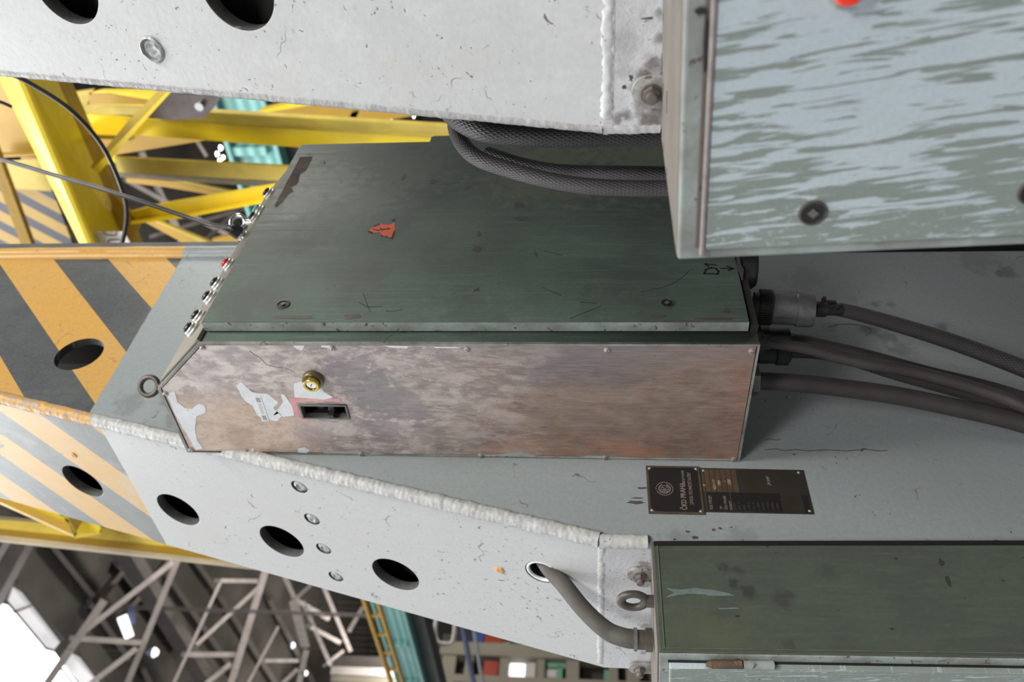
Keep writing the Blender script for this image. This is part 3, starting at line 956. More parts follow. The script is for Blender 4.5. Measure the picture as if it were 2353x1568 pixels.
cw = [Vector((leg_x(z) + 0.0055, NY + 0.0005, z)) for z in (1.50, 1.1, 0.7, 0.35, 0.1, KZ + 0.01)]
rough_bead('corner_weld', cw, 0.0066, M_weldedge, leg2, seg=18, amp=0.10, step=0.007)
rough_bead('lower_corner_weld', [(KX + 0.005, NY + 0.000, KZ + 0.01), (KX + 0.005, NY + 0.000, -0.068)], 0.0066, M_weld, leg2, seg=16, amp=0.4, step=0.009)
bm = bmesh.new()
LMn = Matrix((Vector((0, 1, 0)), Vector((0, 0, 1)), Vector((-1, 0, 0)))).transposed().to_4x4(); LMn.translation = Vector((KX, 0, 0))
for k, (u, v, a, b_) in enumerate([(1490, 42, .005, .001), (1435, 200, .002, .002), (1450, 180, .002, .003)]):
    p = onX(u, v, KX)
    bm = bmesh.new(); prism(bm, blob_poly((p.y, p.z), b_, a, 16, 0.45, k + 40), LMn, 0.0004)
    from_bm('chipped_paint_patch', bm, M_chip, leg2)


# =================================================================== clamp bolts at the knees
M_pad = paint('grimy_painted_pad', (0.36, 0.36, 0.34), (0.17, 0.15, 0.14), chips=(0.10, 0.085, 0.08), chip_amt=1.3, chip_scale=70, rough=0.5, bumpy=0.5, big=40)


def clamp(u, v, label, near=True, size=1.0):
    p = onX(u, v, KX)
    root = thing('clamp_bolt', label, 'bolt', p)
    M = LMn.copy(); M.translation = Vector((KX, p.y, p.z))
    bm = bmesh.new()
    out = []
    w, h = 0.018 * size, 0.017 * size
    for i in range(13):
        t = -PI / 2 + PI * i / 12
        out.append((w * math.sin(t) * 1.0, h * math.cos(t) * 0.9))
    out += [(w, -0.030 * size), (-w, -0.030 * size)]
    prism(bm, out, M, 0.006 * size, 0.0012)
    from_bm('clamp_pad', bm, M_pad, root, smooth=30)
    B = M @ Matrix.Translation((0.001, -0.006 * size, 0.006 * size))
    bm = bmesh.new(); cyl(bm, B, 0.0115 * size, 0.0025 * size, 28)
    from_bm('washer', bm, M_bolt, root, smooth=30)
    bm = bmesh.new(); cyl(bm, B, 0.0062 * size, 0.014 * size, 20, z0=0.0025 * size, bevel=0.001)
    from_bm('bolt_shank', bm, M_bolt, root, smooth=30)
    bm = bmesh.new(); cyl(bm, B, 0.0098 * size, 0.007 * size, 6, z0=0.0025 * size, bevel=0.001)
    from_bm('nut', bm, M_bolt, root)
    return root


clamp(1483, 208, 'grimy bolt and clamp pad above the streaked cabinet, near leg', size=0.92)
clamp(1462, 1316, 'painted clamp bolt on far leg, between weld seam and eye bolt')
clamp(1462, 1531, 'clamp bolt at bottom of picture beside the hose gland, far leg')


# =================================================================== main control cabinet
XL, XR = 0.9653, 1.600
YD, YFR, YBK = 0.8200, 0.8415, YF
ZB, ZT = -0.250, 0.6330
TIPY, TIPZ = 0.9444, 0.7394
cab = thing('control_cabinet', 'large dark green control cabinet with brown bare-metal side, on far crane leg', 'cabinet', ((XL + XR) / 2, 0.97, ZB))
YZX = Matrix((Vector((0, 1, 0)), Vector((0, 0, 1)), Vector((1, 0, 0)))).transposed().to_4x4()


def YZ(x):
    m = YZX.copy(); m.translation = Vector((x, 0, 0)); return m


prof_body = [(YFR, ZB), (YFR, ZT), (TIPY, TIPZ), (YBK - 0.003, 0.7402), (YBK - 0.003, ZB)]
SW = (0.9790, 1.0140, 0.4165, 0.5015)      # switch opening: y0, y1, z0, z1
bm = bmesh.new(); prism(bm, prof_body, YZ(XL + 0.026), XR - XL - 0.030, 0.0015)
from_bm('cabinet_body', bm, M_green, cab)
plate('side_flange', prof_body, [[(SW[0] - .0005, SW[2] - .0005), (SW[1] + .0005, SW[2] - .0005), (SW[1] + .0005, SW[3] + .0005), (SW[0] - .0005, SW[3] + .0005)]], YZ(XL + 0.0005), 0.0255, M_green, cab)
M_rim = paint('worn_grey_rim', (0.27, 0.275, 0.255), (0.14, 0.135, 0.12), chips=(0.07, 0.06, 0.055), chip_amt=0.9, chip_scale=90, rough=0.4, bumpy=0.2, big=22)
# rim around the brown panel
inner = [(YFR + 0.0035, ZB + 0.003), (YFR + 0.0035, ZT - 0.002), (TIPY, TIPZ - 0.005), (YBK - 0.004, 0.7362), (YBK - 0.004, ZB + 0.003)]
outer = [(YFR - 0.0005, ZB - 0.0005), (YFR - 0.0005, ZT + 0.0005), (TIPY, TIPZ + 0.001), (YBK - 0.0015, 0.7412), (YBK - 0.0015, ZB - 0.0005)]
plate('panel_rim', outer, [inner], YZ(XL - 0.0045), 0.005, M_rim, cab)
pin = [(YFR + 0.0048, ZB + 0.0045), (YFR + 0.0048, ZT - 0.003), (TIPY, TIPZ - 0.0068), (YBK - 0.0052, 0.7345), (YBK - 0.0052, ZB + 0.0045)]
sw = [onX(u, v, XL) for u, v in ((681, 924), (803, 926), (809, 960), (690, 961))]
swy0, swy1 = min(p.y for p in sw) + 0.002, max(p.y for p in sw) - 0.002
swz0, swz1 = min(p.z for p in sw[1:3]), max(p.z for p in (sw[0], sw[3]))
swz0, swz1 = 0.4165, 0.5015
swy0, swy1 = 0.9790, 1.0140
panel = plate('side_panel', pin, [[(swy0, swz0), (swy1, swz0), (swy1, swz1), (swy0, swz1)]], YZ(XL - 0.003), 0.003, M_copper, cab)
panel['label'] = 'brown and mauve bare-metal side panel with peeling white paint'
XS = XL - 0.003


def OUT(x):     # frame on the left side: x = Y, y = Z, +z = towards -X (outwards)
    m = LMn.copy(); m.translation = Vector((x, 0, 0)); return m


def px_side_poly(pts, x=XS):
    out = []
    for u, v in pts:
        p = onX(u, v, x); out.append((p.y, p.z))
    return out


def wobble(poly, n=4, amp=0.0012, seed=1):
    out = []
    for i, a in enumerate(poly):
        b = poly[(i + 1) % len(poly)]
        for k in range(n):
            t = k / n
            x, y = a[0] + (b[0] - a[0]) * t, a[1] + (b[1] - a[1]) * t
            q = Vector((x * 120, y * 120, seed))
            out.append((x + amp * noise.noise(q), y + amp * noise.noise(q + Vector((9, 3, 1)))))
    return out


def patch(name, pts, mat, parent, seed=1, h=0.0004, amp=0.0012, n=4):
    bm = bmesh.new()
    prism(bm, wobble(px_side_poly(pts), n, amp, seed), OUT(XS), h)
    return from_bm(name, bm, mat, parent)


# white paint left on the bare panel
patch('white_paint_remnant', [(383, 905), (401, 900), (408, 925), (425, 938), (441, 940), (458, 929), (470, 932), (473, 948), (452, 957), (448, 985), (452, 1010), (466, 1031), (450, 1034), (441, 1020), (436, 1008), (424, 990), (405, 958), (392, 928)], M_peel, panel, 2)
patch('white_paint_remnant', [(543, 885), (556, 880), (580, 901), (597, 905), (615, 905), (640, 925), (628, 938), (648, 955), (637, 968), (605, 962), (592, 955), (580, 932), (564, 922), (552, 905)], M_peel, panel, 3)
patch('white_paint_remnant', [(676, 882), (694, 877), (735, 886), (745, 900), (766, 914), (745, 918), (676, 913)], M_peel, panel, 4, amp=0.0008)
patch('white_paint_remnant', [(645, 904), (655, 908), (672, 935), (676, 955), (650, 958), (640, 950), (628, 955), (650, 925)], M_peel, panel, 5)
patch('white_paint_remnant', [(685, 1032), (700, 1029), (712, 1035), (706, 1041), (684, 1040)], M_peel, panel, 6)
patch('white_paint_remnant', [(670, 790), (700, 792), (694, 806), (681, 802)], M_peel, panel, 7)
patch('white_paint_remnant', [(735, 791), (762, 790), (756, 800), (738, 797)], M_peel, panel, 8)
patch('white_paint_remnant', [(880, 794), (940, 795), (935, 801), (900, 799)], M_peel, panel, 9, amp=0.0005)
patch('white_paint_remnant', [(996, 797), (1048, 797), (1060, 800), (1001, 800)], M_peel, panel, 10, amp=0.0004)
patch('white_paint_remnant', [(575, 1034), (584, 1031), (584, 1037), (576, 1037)], M_peel, panel, 11)
patch('green_paint_remnant', [(740, 1039), (790, 1040), (822, 1036), (845, 1044), (862, 1041), (900, 1046), (940, 1046), (936, 1049), (760, 1045)], M_peelgreen, panel, 12, amp=0.0006)
patch('green_paint_remnant', [(1085, 1047), (1150, 1046), (1200, 1040), (1222, 1046), (1240, 1051), (1100, 1050)], M_peelgreen, panel, 13, amp=0.0008)
patch('green_paint_remnant', [(1300, 1052), (1340, 1050), (1350, 1048), (1386, 1049), (1400, 1053), (1310, 1055)], M_peelgreen, panel, 14, amp=0.0005)
# crack lines in the remaining filler
for k, ln in enumerate([[(572, 806), (585, 815), (600, 825), (612, 838), (630, 843), (650, 846)], [(547, 884), (556, 881), (570, 893), (585, 901)], [(655, 846), (676, 855)]]):
    strokes('paint_crack', [px_side_poly(ln)], OUT(XS), 0.0007, 0.0003, M_chip, panel)
# red painted surround of the switch opening
red = px_side_poly([(664, 917), (700, 914), (782, 917), (783, 924), (740, 922), (681, 925), (689, 960), (708, 960), (709, 966), (697, 967), (688, 961), (678, 955), (670, 935)])
bm = bmesh.new(); prism(bm, wobble(red, 4, 0.0006, 20), OUT(XS), 0.00035)
from_bm('red_painted_surround', bm, M_redpaint, panel)

# slotted screws of the side panel
scr = [(0.849, 0.6297), (0.8503, 0.414), (0.852, 0.1973), (0.853, -0.0211), (0.8545, -0.2398), (0.955, 0.7300), (1.0985, 0.7320), (1.101, 0.6277), (1.1035, 0.4144), (1.1035, 0.1983), (1.1035, -0.0203), (1.1025, -0.2399)]
for k, (y, z) in enumerate(scr):
    T = OUT(XS) @ Matrix.Translation((y + 0.001, z, 0)) @ Matrix.Rotation(random.uniform(0, PI), 4, 'Z')
    bm = bmesh.new(); lathe(bm, T, [(0.0052, 0), (0.0052, 0.0007), (0.0040, 0.0010), (0.0040, 0.0026), (0.0030, 0.0033), (0, 0.0034)], 20)
    o = from_bm('panel_screw', bm, M_steel, cab, smooth=35)
    bm = bmesh.new(); box(bm, -0.0036, 0.0036, -0.00045, 0.00045, 0.0033, 0.00355, T)
    from_bm('screw_slot', bm, M_slot, o)

# cylinder lock of the side panel: tarnished collar and brass cylinder
p = onX(717, 869, XL)
T = OUT(XS) @ Matrix.Translation((0.9185, 0.4600, 0))
bm = bmesh.new(); lathe(bm, T, [(0.0180, 0), (0.0180, 0.008), (0.0172, 0.0095), (0.0145, 0.0095), (0.0140, 0.0085), (0, 0.0085)], 40)
lock = from_bm('cylinder_lock', bm, M_brassdull, cab, smooth=35)
bm = bmesh.new(); lathe(bm, T, [(0.0132, 0.0085), (0.0132, 0.0185), (0.0125, 0.0193), (0.0092, 0.0193), (0.0088, 0.0180), (0.0086, 0.0155), (0, 0.0155)], 40)
from_bm('brass_cylinder', bm, M_brass, lock, smooth=35)
bm = bmesh.new(); cyl(bm, T, 0.0080, 0.0012, 32, z0=0.0155)
from_bm('key_face', bm, M_chrome, lock, smooth=35)
bm = bmesh.new(); box(bm, -0.0035, 0.0035, -0.0007, 0.0007, 0.0167, 0.0170, T @ Matrix.Rotation(0.5, 4, 'Z'))
from_bm('keyhole', bm, M_slot, lock)

# breaker behind the switch opening
sbw = (swy0 + swy1) / 2
br = bmesh.new()
sq = [(swy0 + 0.0005, swz0 + 0.0005), (swy1 - 0.0005, swz0 + 0.0005), (swy1 - 0.0005, swz1 - 0.0005), (swy0 + 0.0005, swz1 - 0.0005)]
sqi = [(swy0 + 0.0035, swz0 + 0.0035), (swy1 - 0.0035, swz0 + 0.0035), (swy1 - 0.0035, swz1 - 0.0035), (swy0 + 0.0035, swz1 - 0.0035)]
switch = plate('breaker_switch', sq, [sqi], YZ(XL - 0.0055), 0.012, M_switchgrey, cab)
br.free()
bm = bmesh.new()
box(bm, swy0 + 0.001, swy1 - 0.001, swz0 + 0.001, swz1 - 0.001, 0, 0.002, YZ(XL + 0.022))
for y0_, y1_, z0_, z1_ in ((swy0 + .001, swy0 + .003, swz0 + .002, swz1 - .002), (swy1 - .003, swy1 - .001, swz0 + .002, swz1 - .002), (swy0 + .002, swy1 - .002, swz0 + .001, swz0 + .003), (swy0 + .002, swy1 - .002, swz1 - .003, swz1 - .001)):
    box(bm, y0_, y1_, z0_, z1_, 0, 0.020, YZ(XL + 0.003))
from_bm('breaker_well', bm, M_plastic, switch)
bm = bmesh.new(); box(bm, swy0 + 0.004, swy1 - 0.012, swz0 + 0.005, swz1 - 0.012, 0, 0.004, YZ(XL + 0.018), 0.0008)
from_bm('breaker_face', bm, M_greyplastic, switch)
bm = bmesh.new()
for z in (swz0 + 0.014, swz0 + 0.058): box(bm, swy0 + 0.006, swy0 + 0.013, z, z + 0.007, 0, 0.0006, YZ(XL + 0.0172))
from_bm('breaker_marking', bm, M_peel, switch)
bm = bmesh.new()
cyl(bm, Matrix.Translation((XL + 0.021, swy0 + 0.022, swz0 + 0.0525)) @ Matrix.Rotation(PI / 2, 4, 'X'), 0.013, 0.010, 24)
from_bm('toggle_drum', bm, M_plastic, switch, smooth=35)
bm = bmesh.new(); TM = OUT(XL + 0.014) @ Matrix.Translation((sbw + 0.001, swz0 + 0.031, 0))
box(bm, -0.0085, 0.0085, -0.005, 0.005, 0, 0.014, TM, 0.001)
box(bm, 0.002, 0.0095, -0.005, 0.005, 0.012, 0.024, TM, 0.001)
from_bm('toggle_lever', bm, M_plastic, switch)

# small label plate left of the switch
lb = px_side_poly([(583, 911), (599, 911), (618, 966), (603, 968)])
bm = bmesh.new(); prism(bm, lb, OUT(XS), 0.0010)
lbl = from_bm('type_label', bm, M_silver, cab)
cy = sum(q[0] for q in lb) / 4; cz = sum(q[1] for q in lb) / 4
ax = Vector((lb[3][0] + lb[2][0] - lb[0][0] - lb[1][0], lb[3][1] + lb[2][1] - lb[0][1] - lb[1][1])) / 2
axn = ax.normalized(); axs = Vector((-axn.y, axn.x))
wid = abs((Vector(lb[1]) - Vector(lb[0])).dot(axs))
bm = bmesh.new()
for t0, t1, hw in ((-0.46, -0.27, .30), (0.27, 0.46, .30)):
    c = Vector((cy, cz)); a = c + ax * t0; b = c + ax * t1; o_ = axs * wid * hw
    prism(bm, [a - o_, b - o_, b + o_, a + o_], OUT(XS - 0.001), 0.0002)
for i in range(9):
    t = -0.2 + i * 0.05
    c = Vector((cy, cz)); a = c + ax * t; o_ = axs * wid * (0.22 if i % 3 else 0.3)
    e = axn * 0.0005
    prism(bm, [a - o_ - e, a - o_ + e, a + o_ + e, a + o_ - e], OUT(XS - 0.001), 0.0002)
from_bm('label_print', bm, M_labelgrey, lbl)

# door
XD = 0.9884
DT, DB = 0.6330, -0.2360
bm = bmesh.new(); prism(bm, [(XD, DB), (XR - 0.006, DB), (XR - 0.006, DT), (XD, DT)], FMY(YFR - 0.003), YFR - 0.003 - YD, 0.002)
door = from_bm('door', bm, M_green, cab)
bm = bmesh.new(); prism(bm, [(XD - 0.0006, DB + 0.0005), (XD + 0.001, DB + 0.0005), (XD + 0.001, DT - 0.003), (XD - 0.0006, DT - 0.003)], FMY(YFR - 0.004), YFR - YD - 0.0048)  # pale tone puts the light from the left into the door's green
e_ = from_bm('door_edge', bm, M_palegreen, door); e_['label'] = 'worn door edge in a pale lit tone'
bm = bmesh.new(); box(bm, XD + 0.012, XR - 0.015, YFR - 0.0035, YFR + 0.0005, DB + 0.01, DT - 0.01)
from_bm('door_gasket', bm, M_black, door)


def front_poly(pts, y):
    return [((onY(u, v, y)).x, (onY(u, v, y)).z) for u, v in pts]


# rust along the top right corner of the door, chips, stains, scratches
bm = bmesh.new(); prism(bm, wobble(front_poly([(690, 361), (718, 360), (712, 376), (703, 392), (690, 400), (686, 415), (682, 424), (670, 430), (674, 440), (662, 446), (652, 462), (634, 478), (632, 472), (652, 432), (672, 395)], YD), 4, 0.0022, 31), FMY(YD), 0.0003)
from_bm('rust_patch', bm, M_rust, door)
bm = bmesh.new()
for k, (u, v, a, b_) in enumerate([(996, 417, .008, .0045), (1076, 432, .007, .0025), (1193, 471, .012, .0045), (1197, 502, .011, .0055), (1097, 572, .008, .006), (1101, 538, .004, .005), (929, 406, .004, .008), (1231, 584, .004, .004), (1700, 612, .004, .02)]):
    q = onY(u, v, YD)
    bm = bmesh.new(); prism(bm, blob_poly((q.x, q.z), b_ * 1.6, a, 14, 0.4, k + 3), FMY(YD), 0.0003)
    from_bm('paint_chip', bm, M_chip, door)
for k, (u, v, a, b_) in enumerate([(672, 729, .034, .0045), (808, 728, .014, .006), (1510, 727, .012, .004), (1640, 733, .04, .003), (1560, 738, .03, .002), (1672, 715, .006, .006)]):
    q = onY(u, v, YD)
    bm = bmesh.new(); prism(bm, blob_poly((q.x, q.z), b_, a, 18, 0.3, k + 23), FMY(YD), 0.00025)
    from_bm('paint_chip', bm, M_chip, door)
scr_l = [[(833, 674), (836, 677), (842, 695), (849, 712), (852, 717)], [(824, 695), (845, 706), (878, 704)], [(886, 715), (905, 716), (925, 711)], [(1250, 577), (1293, 587)], [(1310, 733), (1345, 718), (1382, 703)], [(1335, 695), (1360, 696), (1372, 699)], [(1473, 672), (1500, 666), (1540, 655), (1565, 640), (1585, 622)], [(1245, 660), (1290, 680)]]
for l in scr_l: strokes('door_scratch', [front_poly(l, YD)], FMY(YD), 0.0010, 0.0002, M_dark, door)
# warning sticker, torn
TR = FMY(YD)
tri = front_poly([(846, 531), (862, 519), (875, 515), (886, 517), (895, 517), (907, 512), (907, 531), (901, 548), (893, 545), (889, 541), (883, 543), (876, 540), (873, 534), (866, 535), (858, 536)], YD)
bm = bmesh.new(); prism(bm, tri, TR, 0.0004); st = from_bm('warning_sticker', bm, M_orange, cab)
bm = bmesh.new()
for q in ([(847, 530), (858, 535), (855, 538), (845, 533)], [(857, 520), (872, 514), (874, 517), (861, 522)], [(900, 506), (908, 503), (909, 506), (902, 509)], [(905, 531), (908, 532), (902, 550), (893, 547), (899, 546)], [(875, 540), (880, 542), (879, 544), (875, 543)], [(885, 543), (889, 544), (889, 547), (886, 546)]):
    prism(bm, front_poly(q, YD), TR, 0.0005)
for q in ([(857, 526), (873, 529), (877, 521), (879, 527), (899, 525), (893, 522), (900, 526), (893, 529), (877, 532), (875, 533), (857, 528)],):
    prism(bm, front_poly([(856, 526), (871, 529), (874, 523), (878, 527), (890, 525.5), (890, 523.5), (900, 526.5), (890, 528.5), (890, 527.5), (876, 530.5), (873, 526), (872, 532), (856, 527.5)], YD), TR, 0.0006)
from_bm('sticker_print', bm, M_ink, st)
# marker writing D1 and arrow
mk = [[(1619, 629), (1650, 630), (1651, 622), (1643, 617), (1630, 617), (1620, 621), (1619, 629)], [(1646, 611), (1621, 609), (1645, 611)], [(1622, 616), (1624, 611)], [(1624, 611), (1648, 610)], [(1656, 618), (1684, 618)], [(1672, 612), (1684, 618), (1675, 622)]]
mk = [[(1619, 629), (1649, 630), (1651, 624), (1646, 618), (1634, 616), (1622, 620), (1618, 629)], [(1628, 613), (1621, 607), (1646, 609)], [(1656, 617), (1683, 618)], [(1671, 612), (1684, 618), (1674, 622)]]
strokes('marker_writing', [front_poly(l, YD) for l in mk], TR, 0.0036, 0.0002, M_ink, door)


def sq_lock(u, v, y, M0, r, parent, name='square_key_lock', ringmat=None):
    bm = bmesh.new()
    lathe(bm, M0, [(r * 1.15, 0), (r * 1.12, 0.0012), (r * 0.97, 0.0016), (r * 0.92, 0.0006), (r * 0.9, 0.0002), (0, 0.0002)], 36)
    o = from_bm(name, bm, ringmat or M_eye, parent, smooth=30)
    bm = bmesh.new(); cyl(bm, M0, r * 0.9, 0.0003, 32, z0=0.0003); from_bm('lock_well', bm, M_black, o)
    bm = bmesh.new(); box(bm, -r * .30, r * .30, -r * .30, r * .30, 0.0004, 0.0022, M0 @ Matrix.Rotation(0.75, 4, 'Z'), 0.0003)
    from_bm('square_spindle', bm, M_bolt, o)
    return o


for u, v in ((651, 700), (1533, 697)):
    q = onY(u, v, YD)
    sq_lock(u, v, YD, FMY(YD) @ Matrix.Translation((q.x, q.z, 0)), 0.0098, cab)
bm = bmesh.new(); box(bm, XD - 0.002, XR - 0.01, YFR - 0.016, YFR - 0.0005, ZB + 0.0005, DB - 0.003)
from_bm('foot_strip', bm, M_dark, cab)
bm = bmesh.new(); box(bm, XL + 0.006, XR - 0.01, YFR + 0.002, YBK - 0.01, ZB - 0.003, ZB - 0.0002)
from_bm('foot_plate', bm, M_dark, cab)
# hinge-side tab on the right
bm = bmesh.new()
tb = [(XR - 0.020, 0.352), (XR + 0.030, 0.352), (XR + 0.034, 0.345), (XR + 0.034, 0.252), (XR + 0.030, 0.246), (XR - 0.020, 0.246)]
prism(bm, tb, FMY(YFR - 0.004), 0.010, 0.001)
from_bm('hinge_tab', bm, M_green, cab)
# sloped top panel, slightly larger sheet, with indicators
CD = Vector((0, TIPY - YFR, TIPZ - ZT)); CL = CD.length; CD.normalize()
CN = Vector((0, -CD.z, CD.y))
CM = Matrix((Vector((1, 0, 0)), CD, CN)).transposed().to_4x4(); CM.translation = Vector((0, YFR, ZT))
bm = bmesh.new(); box(bm, XL + 0.010, XR - 0.012, 0.010, CL - 0.002, 0.0, 0.004, CM, 0.001)
top = from_bm('sloped_top_panel', bm, M_dustcham, cab)
bm = bmesh.new(); box(bm, XL, XR - 0.002, -0.002, 0.0065, 0.0, 0.007, CM, 0.0012)
from_bm('rain_lip', bm, M_dustcham, cab)


M_zinc = simple('satin_zinc', (0.62, 0.61, 0.58), 0.34, 0.6, 0.25, 60, 0.05)


def indicator(u, v, kind, d=0.0):
    x = onY(u, v, 0.892).x
    T = CM @ Matrix.Translation((x, CL * (0.56 + d), 0.004))
    bm = bmesh.new(); lathe(bm, T, [(0.0150, 0), (0.0150, 0.0040), (0.0130, 0.0055), (0.0125, 0.0095), (0.0110, 0.0110), (0.0, 0.0110)], 24)
    o = from_bm('indicator_lamp', bm, M_zinc, cab, smooth=35)
    bm = bmesh.new(); lathe(bm, T, [(0.0100, 0.0108), (0.0100, 0.0150), (0.0085, 0.0165), (0, 0.0170)], 24)
    from_bm('lens', bm, {'red': M_red, 'dark': M_plastic, 'green': M_mint}[kind], o, smooth=35)
    return o


for u, v, k, d in ((438, 757, 'dark', 0), (450, 728, 'dark', 0), (484, 684, 'dark', 0), (495, 652, 'dark', 0), (514, 608, 'red', 0), (594, 484, 'green', 0), (586, 500, 'dark', 0), (612, 450, 'dark', -0.05)):
    indicator(u, v, k, d)
# gland for the thin cable on the sloped panel
gx = onY(543, 536, 0.888).x
T = CM @ Matrix.Translation((gx, CL * 0.6, 0.004))
bm = bmesh.new(); lathe(bm, T, [(0.0165, 0), (0.0165, 0.006), (0.013, 0.008), (0.013, 0.014), (0, 0.014)], 24)
gl = from_bm('cable_gland', bm, M_chrome, cab, smooth=35)
bm = bmesh.new(); cyl(bm, T, 0.0135, 0.020, 6, z0=0.012, bevel=0.001); from_bm('gland_nut', bm, M_plastic, gl)


def ring_bolt(c, ax_up, ax_side, R, r, mat, parent, stem=0.02, name='lifting_eye'):
    M = frame(Vector(c), ax_side, ax_up)
    bm = bmesh.new()
    torus(bm, M, R, r, 36, 12)
    cyl(bm, Matrix((M.to_3x3().col[0], M.to_3x3().col[2], -M.to_3x3().col[1])).transposed().to_4x4(), r * 1.1, 0, 3) if False else None
    up = Vector(ax_up).normalized()
    Z = Matrix.Translation(Vector(c) - up * (R + stem)) @ up.to_track_quat('Z', 'Y').to_matrix().to_4x4()
    cyl(bm, Z, r * 1.25, stem, 16)
    cyl(bm, Z, r * 2.0, 0.004, 20)
    return from_bm(name, bm, mat, parent, smooth=35)


c1 = onY(547, 512, 0.955)
ring_bolt(Vector((c1.x, 0.955, c1.z)), (0, 0, 1), (0.75, -0.6, 0), 0.0165, 0.0055, M_chrome, cab, 0.03)
c1 = onY(345, 892, 1.075)
ring_bolt(Vector((c1.x, 1.070, c1.z)), (0, 0, 1), (0.74, -0.66, 0), 0.0180, 0.0052, M_eye, cab, 0.02)

# connectors and glands on the cabinet's foot
DN = Vector((0, 0, -1))


def ZD(p, tilt=(0, 0, -1)):
    return Matrix.Translation(p) @ Vector(tilt).to_track_quat('Z', 'Y').to_matrix().to_4x4()


# large round plug: ribbed coupling ring + smooth shell
pb = onY(1745, 706, 0.905)
p2 = onY(1868, 712, 0.905)
ax = (p2 - pb).normalized()
pc = pb - ax * 0.010
Lc = (p2 - pb).length + 0.010
plug_r = pxw(onY(1760, 706, 0.905), 82) / 2 * 1.0
cb1 = thing('plug_cable', 'thick cable from ribbed plug under the main cabinet, topmost of the hanging cables', 'cable', pb)
M0 = Matrix.Translation(pc) @ ax.to_track_quat('Z', 'Y').to_matrix().to_4x4()
bm = bmesh.new()
cyl(bm, M0, plug_r * 0.86, 0.012, 36)
cyl(bm, M0, plug_r * 0.93, 0.022, 36, z0=0.008)
nr = 44
for i in range(nr):
    t = 2 * PI * i / nr
    box(bm, plug_r * 0.90, plug_r * 1.02, -plug_r * 0.032, plug_r * 0.032, 0.009, 0.028, M0 @ Matrix.Rotation(t, 4, 'Z'))
cyl(bm, M0, plug_r * 1.0, 0.003, 40, z0=0.027)
from_bm('coupling_ring', bm, M_greasy, cb1, smooth=25)
bm = bmesh.new()
lathe(bm, M0, [(0, 0.029), (plug_r * 0.92, 0.029), (plug_r * 0.93, 0.032), (plug_r * 0.93, Lc * 0.70), (plug_r * 0.99, Lc * 0.72), (plug_r * 1.0, Lc * 0.95), (plug_r * 0.95, Lc), (plug_r * 0.5, Lc + 0.001), (0, Lc + 0.001)], 44)
from_bm('plug_shell', bm, M_aludirty, cb1, smooth=25)
for i in range(5):
    bm = bmesh.new(); box(bm, plug_r * 0.90, plug_r * 0.98, -0.0015, 0.0015, 0.032, Lc * 0.70, M0 @ Matrix.Rotation(2 * PI * i / 5 + 0.3, 4, 'Z'))
    from_bm('shell_rib', bm, M_aludirty, cb1)
q3 = onY(1925, 711, 0.915); q4 = onY(1868, 710, 0.905)
M1 = Matrix.Translation(q4) @ (q3 - q4).normalized().to_track_quat('Z', 'Y').to_matrix().to_4x4()
bm = bmesh.new(); rr = plug_r * 0.43
lathe(bm, M1, [(0, 0), (rr * 1.05, 0), (rr * 1.05, 0.022), (rr * 0.85, 0.024), (rr * 0.85, 0.05), (0, 0.05)], 28)
for s in (-1, 1):
    box(bm, rr * .5, rr * 1.05, s * 0.006 - 0.003, s * 0.006 + 0.003, 0.020, 0.040, M1 @ Matrix.Rotation(-2.2, 4, 'Z'), 0.001)
    cyl(bm, M1 @ Matrix.Rotation(-2.2, 4, 'Z') @ Matrix.Translation((rr * .9, s * 0.010, 0.024 + 0.007 * s)) @ Matrix.Rotation(PI / 2, 4, 'Y'), 0.0035, 0.006, 12)
from_bm('strain_relief', bm, M_greasy, cb1, smooth=30)
tube('hose', [onY(1905, 709, .915), onY(1950, 716, .925), onY(2050, 743, .95), onY(2170, 780, .97), onY(2260, 812, .98), onY(2353, 848, .985), onY(2450, 890, .99)], [pxw(onY(1950, 716, .925), 15), pxw(onY(2050, 743, .95), 18.5), pxw(onY(2353, 848, .985), 20)], M_braid, cb1)

cb2 = thing('hanging_cable', 'dark cable leaving cabinet foot behind the thinner brown cable', 'cable', onY(1790, 780, .97))
tube('hose', [onY(1752, 778, .985), onY(1840, 785, .985), onY(1900, 798, .985), onY(2000, 822, .99), (onY(2130, 858, 1.0)), onY(2260, 890, 1.0), onY(2353, 918, 1.0), onY(2450, 950, 1.0)], [pxw(onY(1840, 785, .985), 16), pxw(onY(2100, 850, .99), 17)], M_rubber, cb2)
bm = bmesh.new(); Zp = onY(1748, 778, .985); M2 = Matrix.Translation(Zp + Vector((0, 0, 0.002))) @ DN.to_track_quat('Z', 'Y').to_matrix().to_4x4()
lathe(bm, M2, [(0, 0), (0.024, 0), (0.024, 0.014), (0.020, 0.016), (0.020, 0.05), (0.015, 0.056), (0, 0.056)], 28)
box(bm, 0.012, 0.026, -0.005, 0.005, 0.028, 0.05, M2 @ Matrix.Rotation(2.6, 4, 'Z'), 0.001)
from_bm('cable_gland', bm, M_plastic, cb2, smooth=30)

